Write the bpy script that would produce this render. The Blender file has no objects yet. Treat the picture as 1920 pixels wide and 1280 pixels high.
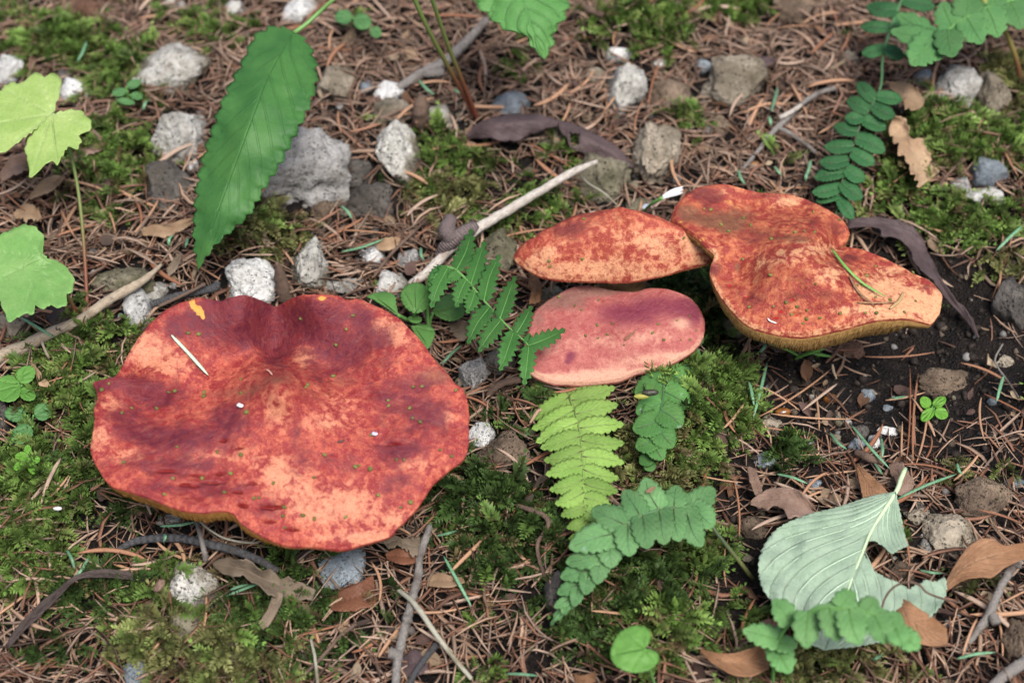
import bpy, bmesh, math, random, itertools
import numpy as np

# ------------------------------------------------------------------ camera, sky, sun, exposure
sc = bpy.context.scene
PITCH = math.radians(48.0)
DIST, LENS, SENSOR = 0.72, 60.0, 36.0
FPX = LENS / SENSOR * 1920.0
CAM = np.array([0.0, -DIST * math.cos(PITCH), DIST * math.sin(PITCH)])
RIGHT = np.array([1.0, 0, 0])
UP = np.array([0, math.sin(PITCH), math.cos(PITCH)])
FWD = np.array([0, math.cos(PITCH), -math.sin(PITCH)])

cd = bpy.data.cameras.new('camera')
cd.lens, cd.sensor_width, cd.sensor_fit = LENS, SENSOR, 'HORIZONTAL'
cd.clip_start, cd.clip_end = 0.01, 100.0
cd.dof.use_dof = True
cd.dof.focus_distance = 0.672
cd.dof.aperture_fstop = 9.0
cam = bpy.data.objects.new('camera', cd)
sc.collection.objects.link(cam)
cam.location = CAM
cam.rotation_euler = (math.pi / 2 - PITCH, 0, 0)
sc.camera = cam

SUN_EL, SUN_AZ = math.radians(64), math.radians(155)   # azimuth clockwise from +Y
w = bpy.data.worlds.new('World'); sc.world = w; w.use_nodes = True
wn = w.node_tree
sky = wn.nodes.new('ShaderNodeTexSky'); sky.sky_type = 'NISHITA'; sky.sun_disc = False
sky.sun_elevation, sky.sun_rotation = SUN_EL, SUN_AZ
sky.air_density, sky.dust_density, sky.ozone_density = 1.0, 5.0, 0.5
wn.links.new(sky.outputs[0], wn.nodes['Background'].inputs[0])
wn.nodes['Background'].inputs[1].default_value = 0.055
sl = bpy.data.lights.new('sun', 'SUN'); sl.energy = 1.5; sl.angle = math.radians(24); sl.color = (1.0, 0.975, 0.94)
sun = bpy.data.objects.new('sun', sl); sc.collection.objects.link(sun)
sun.rotation_euler = (math.pi / 2 - SUN_EL, 0, math.pi - SUN_AZ)
sun.location = (0, 0, 3)
sc.view_settings.view_transform = 'Standard'; sc.view_settings.look = 'None'
sc.view_settings.gamma = 1.0; sc.view_settings.use_curve_mapping = False
sc.view_settings.exposure = 1.50
sc.cycles.use_denoising = True
sc.cycles.denoiser = 'OPENIMAGEDENOISE'
sc.cycles.denoising_prefilter = 'ACCURATE'
sc.cycles.max_bounces = 6; sc.cycles.diffuse_bounces = 1; sc.cycles.glossy_bounces = 2
sc.cycles.transmission_bounces = 4; sc.cycles.transparent_max_bounces = 4

random.seed(11)
rng = np.random.default_rng(11)

# ------------------------------------------------------------------ geometry of the view
def U(px, py, z):
    """point at height z that is seen at photo pixel (px, py) of 1920 x 1280"""
    px, py, z = np.broadcast_arrays(np.asarray(px, float), np.asarray(py, float), np.asarray(z, float))
    d = FWD + ((px - 960) / FPX)[..., None] * RIGHT + ((640 - py) / FPX)[..., None] * UP
    t = (z - CAM[2]) / d[..., 2]
    return CAM + t[..., None] * d

def proj(P):
    r = np.asarray(P) - CAM
    dep = r @ FWD
    return 960 + FPX * (r @ RIGHT) / dep, 640 - FPX * (r @ UP) / dep

def mpp(P):
    return float((np.asarray(P) - CAM) @ FWD) / FPX

# ------------------------------------------------------------------ noise
_pr = np.random.default_rng(3)
PERM = _pr.permutation(256)
GRAD = _pr.normal(size=(256, 3)); GRAD /= np.linalg.norm(GRAD, axis=1)[:, None]
def pn(p, seed=0):
    p = np.asarray(p, float) + seed * 17.317
    i = np.floor(p).astype(int); f = p - i
    u = f * f * f * (f * (f * 6 - 15) + 10)
    out = 0
    for dx, dy, dz in itertools.product((0, 1), repeat=3):
        h = PERM[(PERM[(PERM[(i[..., 0] + dx) & 255] + i[..., 1] + dy) & 255] + i[..., 2] + dz) & 255]
        g = GRAD[h]
        dot = g[..., 0] * (f[..., 0] - dx) + g[..., 1] * (f[..., 1] - dy) + g[..., 2] * (f[..., 2] - dz)
        wt = (u[..., 0] if dx else 1 - u[..., 0]) * (u[..., 1] if dy else 1 - u[..., 1]) * (u[..., 2] if dz else 1 - u[..., 2])
        out = out + wt * dot
    return out * 1.6
def fbm(p, o=3, seed=0):
    p = np.asarray(p, float); s = 0; a = 1.0
    for k in range(o):
        s = s + a * pn(p * 2 ** k, seed + k); a *= 0.5
    return s
def p2(x, y, s, seed=0, o=1):
    q = np.stack([np.asarray(x) * s, np.asarray(y) * s, np.full(np.shape(x), 0.37)], -1)
    return fbm(q, o, seed)
def smooth(a, b, x):
    t = np.clip((x - a) / (b - a), 0, 1); return t * t * (3 - 2 * t)

# ------------------------------------------------------------------ ground relief
BUMPS = [  # px, py, radius px, height m
    (1300, 790, 130, .010), (900, 990, 140, .004), (370, 1140, 110, .010), (60, 960, 120, .008), (140, 720, 90, .006),
    (1640, 640, 230, -.012), (1460, 760, 130, -.007), (1200, 60, 110, .010), (1780, 290, 120, .008), (480, 440, 90, .006), (1180, 1120, 150, .005),
    (520, 860, 260, -.006), (1350, 1000, 90, -.008), (1440, 940, 80, -.005), (850, 330, 120, -.004), (1820, 960, 110, .005), (230, 560, 100, .004),
]
BW = [(*U(x, y, 0)[:2], r * 0.00022, h) for x, y, r, h in BUMPS]
def H(x, y, fine=True):
    x = np.asarray(x, float); y = np.asarray(y, float)
    h = 0.007 * p2(x, y, 6, 1) + 0.004 * p2(x, y, 17, 2)
    for bx, by, r, a in BW:
        h = h + a * np.exp(-((x - bx) ** 2 + ((y - by) / 1.2) ** 2) / (r * r))
    if fine:
        h = h + 0.0028 * p2(x, y, 55, 3, 3)
    return h
def on_ground(px, py, dz=0.0, fine=False):
    px = np.asarray(px, float); py = np.asarray(py, float)
    z = np.zeros(np.broadcast(px, py, dz).shape)
    for _ in range(14):
        P = U(px, py, z); z = H(P[..., 0], P[..., 1], fine) + dz
    return U(px, py, z)

# ------------------------------------------------------------------ object helpers
COL = sc.collection
def mesh(name, V, F, uv=None, cols=None, smooth_=True, attrs=None):
    me = bpy.data.meshes.new(name)
    V = np.ascontiguousarray(V, np.float32)
    if isinstance(F, np.ndarray):
        groups = [F]
    elif isinstance(F, tuple):
        groups = [np.asarray(f) for f in F if len(f)]
    else:
        groups = []
        for k in (3, 4):
            g = [f for f in F if len(f) == k]
            if g: groups.append(np.array(g))
    me.vertices.add(len(V)); me.vertices.foreach_set('co', V.ravel())
    idx = np.concatenate([g.ravel() for g in groups]).astype(np.int32)
    starts, o = [], 0
    for g in groups:
        n, k = g.shape
        starts.append(o + np.arange(n) * k); o += n * k
    starts = np.concatenate(starts).astype(np.int32)
    me.loops.add(len(idx)); me.loops.foreach_set('vertex_index', idx)
    me.polygons.add(len(starts)); me.polygons.foreach_set('loop_start', starts)
    if smooth_:
        me.polygons.foreach_set('use_smooth', np.ones(len(starts), bool))
    me.update(calc_edges=True)
    if uv is not None:
        l = me.uv_layers.new(name='UVMap'); l.data.foreach_set('uv', np.ascontiguousarray(np.asarray(uv, np.float32)[idx]).ravel())
    if cols is not None:
        c = np.ones((len(V), 4), np.float32); c[:, :3] = cols
        a = me.color_attributes.new('Col', 'FLOAT_COLOR', 'POINT'); a.data.foreach_set('color', c.ravel())
    for k, v in (attrs or {}).items():
        a = me.attributes.new(k, 'FLOAT', 'POINT'); a.data.foreach_set('value', np.ascontiguousarray(v, np.float32))
    me.validate()
    return me

def tag(o, label=None, cat=None, group=None, kind=None):
    for k, v in (('label', label), ('category', cat), ('group', group), ('kind', kind)):
        if v: o[k] = v
    return o
def root_loc(o):
    s = np.zeros(3)
    while o is not None:
        s += np.array(o.location); o = o.parent
    return s
def link(name, me, mat=None, parent=None, loc=(0, 0, 0)):
    o = bpy.data.objects.new(name, me)
    if mat is not None and not me.materials: me.materials.append(mat)
    COL.objects.link(o); o.location = loc; o.parent = parent
    return o
def build(name, V, F, mat, parent=None, label=None, cat=None, group=None, kind=None, solid=0, **kw):
    V = np.asarray(V, float)
    if parent is None:
        org = np.array([V[:, 0].mean(), V[:, 1].mean(), V[:, 2].min()])
        o = link(name, mesh(name, V - org, F, **kw), mat, None, org)
    else:
        o = link(name, mesh(name, V - root_loc(parent), F, **kw), mat, parent)
    if solid:
        m = o.modifiers.new('thickness', 'SOLIDIFY'); m.thickness = solid; m.offset = 0
    return tag(o, label, cat, group, kind)
def thing(name, label, cat, loc, group=None):
    o = bpy.data.objects.new(name, None); o.empty_display_size = 0.01
    COL.objects.link(o); o.location = loc
    return tag(o, label, cat, group)

def spline(pts, n):
    """Catmull-Rom through pts (k, d), n samples evenly by chord length"""
    P = np.asarray(pts, float)
    if len(P) == 2:
        t = np.linspace(0, 1, n)[:, None]; return P[0] * (1 - t) + P[1] * t
    Q = np.vstack([2 * P[0] - P[1], P, 2 * P[-1] - P[-2]])
    out = []
    for i in range(1, len(Q) - 2):
        a, b, c, d = Q[i - 1:i + 3]
        t = np.linspace(0, 1, 24, endpoint=False)[:, None]
        out.append(0.5 * (2 * b + (c - a) * t + (2 * a - 5 * b + 4 * c - d) * t ** 2 + (3 * b - a - 3 * c + d) * t ** 3))
    out = np.vstack(out + [P[-1:]])
    s = np.concatenate([[0], np.cumsum(np.linalg.norm(np.diff(out[:, :2], axis=0), axis=1))]); s /= s[-1]
    q = np.linspace(0, 1, n)
    return np.stack([np.interp(q, s, out[:, k]) for k in range(P.shape[1])], 1)

def tube_geo(C, R, ns=8, flat=1.0, rough=0.0, seed=0, up=(0, 0, 1)):
    """tube along C (n,3) with radii R; returns V, (quads, tris), uv"""
    C = np.asarray(C, float); n = len(C); R = np.broadcast_to(np.asarray(R, float), (n,))
    T = np.gradient(C, axis=0); T /= np.linalg.norm(T, axis=1)[:, None] + 1e-12
    S = np.cross(T, np.array(up, float)); S /= np.linalg.norm(S, axis=1)[:, None] + 1e-9
    B = np.cross(S, T)
    a = np.arange(ns) * 2 * math.pi / ns
    rr = np.ones((n, ns))
    if rough:
        q = np.stack(np.broadcast_arrays(np.cos(a)[None] * 1.2, np.sin(a)[None] * 1.2, (np.arange(n) * 0.35)[:, None]), -1)
        rr = 1 + rough * fbm(q, 3, seed)
    V = C[:, None] + (R[:, None] * rr)[..., None] * (np.cos(a)[None, :, None] * S[:, None] + flat * np.sin(a)[None, :, None] * B[:, None])
    uv = np.stack(np.broadcast_arrays((np.arange(ns) / ns)[None], np.linspace(0, 1, n)[:, None]), -1).reshape(-1, 2)
    i = np.arange(n - 1)[:, None] * ns; j = np.arange(ns)[None]; k = (j + 1) % ns
    Q = np.stack([i + j, i + k, i + ns + k, i + ns + j], -1).reshape(-1, 4)
    V = np.vstack([V.reshape(-1, 3), C[:1], C[-1:]]); uv = np.vstack([uv, [[.5, 0], [.5, 1]]])
    j = np.arange(ns); k = (j + 1) % ns
    t1 = np.stack([k, j, np.full(ns, n * ns)], 1); t2 = np.stack([(n - 1) * ns + j, (n - 1) * ns + k, np.full(ns, n * ns + 1)], 1)
    return V, (Q, np.vstack([t1, t2])), uv

def gpath(pts, n):
    """photo path (px, py, height above ground[, radius px]) -> points in the place, radii in m"""
    S = spline(pts, n)
    P = on_ground(S[:, 0], S[:, 1], S[:, 2])
    R = S[:, 3] * ((P - CAM) @ FWD) / FPX if S.shape[1] > 3 else None
    return P, R

_ico = {}
def ico(k):
    if k not in _ico:
        bm = bmesh.new(); bmesh.ops.create_icosphere(bm, subdivisions=k, radius=1.0)
        _ico[k] = (np.array([v.co[:] for v in bm.verts]), np.array([[v.index for v in f.verts] for f in bm.faces])); bm.free()
    return _ico[k]

def grid_faces(nu, nv, keep=None):
    i = np.arange(nu - 1)[:, None] * nv; j = np.arange(nv - 1)[None]
    Q = np.stack([i + j, i + j + 1, i + nv + j + 1, i + nv + j], -1).reshape(-1, 4)
    return Q if keep is None else Q[keep]

def in_poly(x, y, poly):
    c = np.zeros(np.shape(x), bool); n = len(poly); j = n - 1
    for i in range(n):
        xi, yi = poly[i]; xj, yj = poly[j]
        c ^= ((yi > y) != (yj > y)) & (x < (xj - xi) * (y - yi) / ((yj - yi) or 1e-9) + xi); j = i
    return c

# ------------------------------------------------------------------ materials
class NT:
    def __init__(s, name):
        s.m = bpy.data.materials.new(name); s.m.use_nodes = True
        s.t = s.m.node_tree; s.b = s.t.nodes['Principled BSDF']; s.out = s.t.nodes['Material Output']
    def n(s, ty, **kw):
        o = s.t.nodes.new(ty)
        for k, v in kw.items(): setattr(o, k, v)
        return o
    def set(s, sock, v):
        if isinstance(v, bpy.types.NodeSocket): s.t.links.new(v, sock)
        elif isinstance(v, (tuple, list)) and len(v) == 3 and sock.type == 'RGBA': sock.default_value = (*v, 1)
        else: sock.default_value = v
    def coord(s, which='Object'):
        return s.n('ShaderNodeTexCoord').outputs[which]
    def vmul(s, v, sc_):
        o = s.n('ShaderNodeVectorMath', operation='MULTIPLY'); s.set(o.inputs[0], v); o.inputs[1].default_value = sc_; return o.outputs[0]
    def noise(s, scale, detail=4, rough=.55, vec=None, dist=0, color=False):
        o = s.n('ShaderNodeTexNoise'); s.set(o.inputs['Vector'], vec if vec is not None else s.coord())
        o.inputs['Scale'].default_value = scale; o.inputs['Detail'].default_value = detail
        o.inputs['Roughness'].default_value = rough; o.inputs['Distortion'].default_value = dist
        return o.outputs['Color' if color else 'Fac']
    def voro(s, scale, vec=None, feature='F1', out='Distance', rand=1):
        o = s.n('ShaderNodeTexVoronoi', feature=feature); s.set(o.inputs['Vector'], vec if vec is not None else s.coord())
        o.inputs['Scale'].default_value = scale; o.inputs['Randomness'].default_value = rand
        return o.outputs[out]
    def math(s, op, a, b=0.0, c=0.0, clamp=False):
        o = s.n('ShaderNodeMath', operation=op, use_clamp=clamp)
        s.set(o.inputs[0], a); s.set(o.inputs[1], b); s.set(o.inputs[2], c); return o.outputs[0]
    def step(s, x, a, b, lo=0.0, hi=1.0):
        o = s.n('ShaderNodeMapRange', interpolation_type='SMOOTHSTEP'); s.set(o.inputs[0], x)
        o.inputs[1].default_value = a; o.inputs[2].default_value = b; o.inputs[3].default_value = lo; o.inputs[4].default_value = hi
        return o.outputs[0]
    def mix(s, f, a, b, mode='MIX'):
        o = s.n('ShaderNodeMix', data_type='RGBA', blend_type=mode); s.set(o.inputs[0], f); s.set(o.inputs[6], a); s.set(o.inputs[7], b)
        return o.outputs[2]
    def attr(s, name, out='Fac'):
        o = s.n('ShaderNodeAttribute'); o.attribute_name = name; return o.outputs[out]
    def rand(s):
        return s.n('ShaderNodeObjectInfo').outputs['Random']
    def hsv(s, col, h=.5, sat=1., v=1.):
        o = s.n('ShaderNodeHueSaturation'); s.set(o.inputs['Hue'], h); s.set(o.inputs['Saturation'], sat); s.set(o.inputs['Value'], v); s.set(o.inputs['Color'], col)
        return o.outputs[0]
    def bump(s, h, strength, dist, normal=None):
        o = s.n('ShaderNodeBump'); s.set(o.inputs['Height'], h); o.inputs['Strength'].default_value = strength; o.inputs['Distance'].default_value = dist
        if normal is not None: s.set(o.inputs['Normal'], normal)
        return o.outputs[0]
    def finish(s, col, rough=.7, spec=.3, normal=None, transl=0, tcol=None):
        s.set(s.b.inputs['Base Color'], col); s.set(s.b.inputs['Roughness'], rough); s.set(s.b.inputs['Specular IOR Level'], spec)
        if normal is not None: s.set(s.b.inputs['Normal'], normal)
        if transl:
            t = s.n('ShaderNodeBsdfTranslucent'); s.set(t.inputs['Color'], tcol if tcol is not None else col)
            if normal is not None: s.set(t.inputs['Normal'], normal)
            mx = s.n('ShaderNodeMixShader'); mx.inputs[0].default_value = transl
            s.t.links.new(s.b.outputs[0], mx.inputs[1]); s.t.links.new(t.outputs[0], mx.inputs[2]); s.t.links.new(mx.outputs[0], s.out.inputs[0])
        return s.m

def m_soil():
    s = NT('damp_soil')
    a = s.noise(45, 6, .65); b = s.noise(260, 5, .7); g = s.voro(900)
    c = s.mix(s.step(a, .35, .65), (.007, .006, .006), (.020, .015, .013))
    c = s.mix(s.step(b, .5, .72), c, (.034, .026, .022))
    c = s.mix(s.step(s.voro(420, out='Color'), .92, .97), c, (.10, .09, .08))
    h = s.math('ADD', s.math('MULTIPLY', b, 1.0), s.math('MULTIPLY', g, -.6))
    return s.finish(c, s.step(a, .3, .7, .6, .95), .22, s.bump(h, 1.0, .0045))
def m_litter(name, rough=.6, spec=.3, transl=0, bs=2200):
    s = NT(name); c = s.attr('Col', 'Color')
    n = s.noise(bs, 3, .6); c2 = s.mix(s.step(n, .3, .7, 0, .35), c, (.03, .018, .012), 'MIX')
    return s.finish(c2, rough, spec, None, transl, c)
def m_needle(name, c1, c2, c3):
    s = NT(name); r = s.rand()
    c = s.mix(s.step(r, .0, .6), c1, c2); c = s.mix(s.step(r, .75, .8), c, c3)
    n = s.noise(700, 3, .6); c = s.mix(s.step(n, .45, .8, 0, .55), c, (.05, .028, .018))
    return s.finish(c, .55, .35, s.bump(n, .3, .0004))
def m_stone(name, c1, c2, pit, speck, pits=420, pitamt=.8, gloss=.85, dirt=(.06, .045, .03), dirtamt=.5, big=60, topz=0):
    s = NT(name)
    v = s.n('ShaderNodeVectorMath', operation='ADD'); s.set(v.inputs[0], s.coord())
    cx = s.n('ShaderNodeCombineXYZ'); r = s.rand(); s.set(cx.inputs[0], s.math('MULTIPLY', r, 9.0)); s.set(cx.inputs[1], s.math('MULTIPLY', r, 5.0)); s.set(v.inputs[1], cx.outputs[0]); v = v.outputs[0]
    a = s.noise(big, 5, .6, v); b = s.noise(420, 5, .7, v)
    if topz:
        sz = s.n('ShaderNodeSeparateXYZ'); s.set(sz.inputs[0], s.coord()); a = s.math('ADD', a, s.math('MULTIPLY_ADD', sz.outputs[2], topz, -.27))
    c = s.mix(s.step(a, .40, .60), c1, c2)
    c = s.mix(s.step(b, .32, .62), s.mix(.30, c, (0, 0, 0)), c)
    wv = s.mix(.25, v, s.noise(300, 2, .5, v, color=True), 'LINEAR_LIGHT') if False else v
    p = s.voro(pits, wv); p2_ = s.voro(pits * 2.3, wv)
    pm = s.math('MULTIPLY', s.step(p, .34, .16), s.step(s.noise(170, 2, .5, v), .42, .58))
    pm2 = s.math('MULTIPLY', s.step(p2_, .36, .2), s.step(s.noise(240, 2, .5, v), .45, .6))
    pm = s.math('MAXIMUM', pm, pm2)
    c = s.mix(s.math('MULTIPLY', pm, pitamt), c, pit)
    c = s.mix(s.step(s.noise(1500, 2, .6, v), .6, .72, 0, .7), c, speck)
    c = s.mix(s.math('MULTIPLY', s.step(s.noise(38, 4, .65, v), .52, .66), dirtamt), c, dirt)
    c = s.hsv(c, .5, 1.0, s.step(r, 0, 1, .82, 1.12))
    h = s.math('SUBTRACT', s.math('MULTIPLY', b, .9), s.math('MULTIPLY', pm, .8))
    return s.finish(c, gloss, .3, s.bump(h, .8, .0022))
def m_leaf(name, dark, light, vein, nv=9, skew=.35, transl=.28, veinamt=.5, spots=None, rough=.5, fine=True, vw=.8, bumpd=.0008, midw=.05, tw=1.2):
    s = NT(name); uv = s.coord('UV')
    sp = s.n('ShaderNodeSeparateXYZ'); s.set(sp.inputs[0], uv); u, t = sp.outputs[0], sp.outputs[1]
    a = s.math('ABSOLUTE', s.math('MULTIPLY_ADD', u, 2.0, -1.0))
    f = s.math('FRACT', s.math('SUBTRACT', s.math('MULTIPLY', t, float(nv)), s.math('MULTIPLY', a, skew * nv)))
    d = s.math('ABSOLUTE', s.math('MULTIPLY_ADD', f, 2.0, -1.0))
    side = s.step(d, vw, 1.0); mid = s.step(a, midw, 0.0)
    vm = s.math('MAXIMUM', s.math('MULTIPLY', side, .7), mid)
    n = s.noise(55, 4, .6); n2 = s.noise(900, 3, .6)
    c = s.mix(s.step(n, .3, .7), dark, light)
    c = s.mix(s.step(n2, .35, .7, 0, .25), c, s.mix(.5, c, (0.01, .03, .005)))
    c = s.mix(s.math('MULTIPLY', vm, veinamt), c, vein)
    if spots: c = s.mix(s.step(s.noise(240, 3, .6), .66, .74, 0, .8), c, spots)
    c = s.hsv(c, .5, 1.0, s.step(s.rand(), 0, 1, .85, 1.15))
    h = s.math('ADD', s.math('MULTIPLY', s.math('SUBTRACT', 1.0, d), .0), s.math('ADD', s.math('MULTIPLY', vm, -.9), s.math('MULTIPLY', n2, .35)))
    tc = s.mix(.4, c, light); 
    return s.finish(c, rough + .1, .25, s.bump(h, .55, bumpd), transl, s.hsv(tc, .49, 1.1, tw))
def m_leafattr(name, dark, light, vein, transl=.28, veinamt=.5, rough=.5, tw=1.2, spots=None):
    s = NT(name); vm = s.attr('vein')
    n = s.noise(60, 4, .6); n2 = s.noise(900, 3, .6)
    c = s.mix(s.step(n, .3, .7), dark, light)
    c = s.mix(s.step(n2, .35, .7, 0, .25), c, s.mix(.5, c, (0.01, .03, .005)))
    c = s.mix(s.math('MULTIPLY', vm, veinamt), c, vein)
    if spots: c = s.mix(s.step(s.noise(200, 3, .6), .64, .72, 0, .8), c, spots)
    h = s.math('ADD', s.math('MULTIPLY', vm, -.8), s.math('MULTIPLY', n2, .35))
    return s.finish(c, rough, .35, s.bump(h, .5, .0007), transl, s.hsv(c, .49, 1.1, tw))
def m_bark(name, c1, c2, c3, stretch=9, scale=260, rough=.75, ring=0):
    s = NT(name); uv = s.vmul(s.coord('UV'), (1.0, stretch, 1.0))
    n = s.noise(5, 5, .65, s.vmul(s.coord('UV'), (9., stretch * .55, 1.))); b = s.noise(scale, 5, .65); big = s.noise(60, 3, .6)
    c = s.mix(s.step(n, .35, .65), c1, c2); c = s.mix(s.step(big, .5, .68), c, c3)
    c = s.mix(s.step(b, .55, .8, 0, .6), c, s.mix(.75, c, (0.01, .008, .006)))
    h = s.math('ADD', n, b)
    if ring:
        sp = s.n('ShaderNodeSeparateXYZ'); s.set(sp.inputs[0], s.coord('UV'))
        h = s.math('ADD', h, s.math('MULTIPLY', s.math('SINE', s.math('MULTIPLY', sp.outputs[1], ring)), .6))
    return s.finish(c, rough, .25, s.bump(h, .6, .0012))
def m_plain(name, c1, c2, scale=300, rough=.6, spec=.3, transl=0, bumpd=.0004):
    s = NT(name); n = s.noise(scale, 4, .6)
    c = s.mix(s.step(n, .3, .7), c1, c2); c = s.hsv(c, .5, 1, s.step(s.rand(), 0, 1, .75, 1.25))
    return s.finish(c, rough, spec, s.bump(n, .4, bumpd), transl)
def m_grad(name, stops, rough=.5):
    """colour along a stem (UV.y)"""
    s = NT(name); sp = s.n('ShaderNodeSeparateXYZ'); s.set(sp.inputs[0], s.coord('UV'))
    c = stops[0][1]
    for (a, _), (b, cb) in zip(stops[:-1], stops[1:]):
        c = s.mix(s.step(sp.outputs[1], a, b), c, cb)
    n = s.noise(900, 3, .6); c = s.mix(s.step(n, .5, .8, 0, .4), c, s.mix(.6, c, (.02, .015, .01)))
    return s.finish(c, rough, .35)
# ------------------------------------------------------------------ ground sheet
def axis(a, b, step, far):
    core = np.arange(a, b + 1e-9, step)
    g = [step]
    while sum(g) < far: g.append(g[-1] * 1.35)
    e = np.cumsum(g)
    return np.concatenate([a - e[::-1], core, b + e])
gx = axis(-.36, .36, .0027, 5.0); gy = axis(-.26, .40, .0027, 5.0)
X, Y = np.meshgrid(gx, gy, indexing='ij')
Z = H(X, Y) + 0.0008 * p2(X, Y, 190, 9, 2)
ground = build('ground', np.stack([X, Y, Z], -1).reshape(-1, 3), grid_faces(len(gx), len(gy))[:, ::-1], m_soil(),
               label='damp dark soil of the forest floor beneath litter and moss', cat='soil', kind='structure')

# ------------------------------------------------------------------ mushrooms
def rbf(ctrl):
    C = np.asarray(ctrl, float); P = C[:, :2] / 100; n = len(P)
    def phi(r2): return 0.5 * r2 * np.log(r2 + 1e-9)
    A = phi(((P[:, None] - P[None]) ** 2).sum(-1)) + np.eye(n) * 0.02
    B = np.hstack([np.ones((n, 1)), P])
    S = np.block([[A, B], [B.T, np.zeros((3, 3))]])
    wv = np.linalg.solve(S, np.concatenate([C[:, 2], np.zeros(3)]))
    def f(x, y):
        q = np.stack([x, y], -1) / 100; sh = q.shape[:-1]; q = q.reshape(-1, 2)
        r2 = ((q[:, None] - P[None]) ** 2).sum(-1)
        return (phi(r2) @ wv[:n] + wv[n] + q @ wv[n + 1:]).reshape(sh)
    return f

def closed_radius(outline, c, N):
    O = np.asarray(outline, float)
    Q = np.vstack([O[-2:], O, O[:3]])
    out = []
    for i in range(1, len(Q) - 2):
        a, b, cc, d = Q[i - 1:i + 3]; t = np.linspace(0, 1, 10, endpoint=False)[:, None]
        out.append(0.5 * (2 * b + (cc - a) * t + (2 * a - 5 * b + 4 * cc - d) * t ** 2 + (3 * b - a - 3 * cc + d) * t ** 3))
    D = np.vstack(out) - c
    ang = np.arctan2(D[:, 1], D[:, 0]); r = np.hypot(D[:, 0], D[:, 1])
    o = np.argsort(ang); ang, r = ang[o], r[o]
    th = -math.pi + np.arange(N) * 2 * math.pi / N
    ang = np.concatenate([ang - 2 * math.pi, ang, ang + 2 * math.pi]); r = np.concatenate([r, r, r])
    return th, np.interp(th, ang, r)

def m_cap(name, base, salmon, pale, purple, brown, ochre, red, soft=1.0):
    s = NT(name)
    P, L, B = s.attr('purple'), s.attr('pale'), s.attr('brown')
    Y, G = s.attr('ochre'), s.attr('gash')
    n1 = s.noise(120, 6, .66, dist=.6); n2 = s.noise(340, 5, .68, dist=.3); n3 = s.noise(1500, 3, .7); n6 = s.noise(150, 6, .68, s.vmul(s.coord(), (1.0, 1.3, 1.0)), dist=.5)
    cen = lambda a, b, wa, k: s.math('MULTIPLY', s.math('SUBTRACT', s.math('ADD', s.math('MULTIPLY', a, wa), s.math('MULTIPLY', b, 1 - wa)), .5), k)
    nz = cen(n1, n2, .38, 5.0 * soft); nq = cen(n6, n2, .55, 4.6 * soft)
    c = s.mix(s.step(nz, -.30, .30), base, salmon)
    lp = s.math('ADD', L, s.math('MULTIPLY', nz, .65))
    c = s.mix(s.step(lp, .14, .70), c, pale)
    st = s.noise(620, 4, .7, dist=.4)
    c = s.mix(s.step(st, .50, .66, 0, .55 * soft), c, base)
    c = s.mix(s.step(n3, .46, .34, 0, .38), c, s.mix(.5, c, (.70, .38, .24)))
    br = s.math('ADD', B, s.math('MULTIPLY', nq, .4))
    c = s.mix(s.step(br, .25, .95, 0, .72), c, brown)
    pp = s.math('ADD', P, s.math('MULTIPLY', nq, .7))
    pm = s.step(pp, .02, .72)
    pc = s.mix(s.step(nz, -.5, .5), purple, s.mix(.35, purple, base))
    c = s.mix(s.math('MULTIPLY', pm, .93), c, pc)
    c = s.mix(s.step(s.math('ADD', Y, s.math('MULTIPLY', s.math('SUBTRACT', n2, .5), .9)), .42, .62), c, ochre)
    c = s.mix(s.step(s.math('ADD', G, s.math('MULTIPLY', s.math('SUBTRACT', n2, .5), .5)), .4, .6), c, red)
    c = s.mix(s.step(n3, .54, .70, 0, .45), c, s.mix(.6, c, (.12, .02, .02)))
    n5 = s.noise(2600, 2, .6)
    c = s.mix(s.step(n5, .63, .7, 0, .5), c, (.07, .02, .015))
    h = s.math('ADD', s.math('MULTIPLY', n2, .8), s.math('ADD', s.math('MULTIPLY', n3, .35), s.math('MULTIPLY', pm, -.15)))
    cv = s.n('ShaderNodeCombineXYZ'); s.set(cv.inputs[0], s.attr('fx')); s.set(cv.inputs[1], s.attr('fy')); s.set(cv.inputs[2], s.math('MULTIPLY', s.attr('fs'), 4.0))
    fb = s.noise(30, 4, .6, cv.outputs[0])
    c = s.mix(s.step(fb, .52, .70, 0, .16), c, s.mix(.6, c, (.10, .02, .02)))
    c = s.mix(s.step(fb, .46, .32, 0, .12), c, s.mix(.5, c, (.62, .33, .20)))
    h = s.math('ADD', h, s.math('MULTIPLY', fb, .5))
    h = s.math('SUBTRACT', h, s.math('MULTIPLY', G, .8))
    s.b.inputs['Subsurface Weight'].default_value = 0.0
    return s.finish(c, s.step(n2, .3, .7, .45, .75), .36, s.bump(h, .7, .0013))

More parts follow.
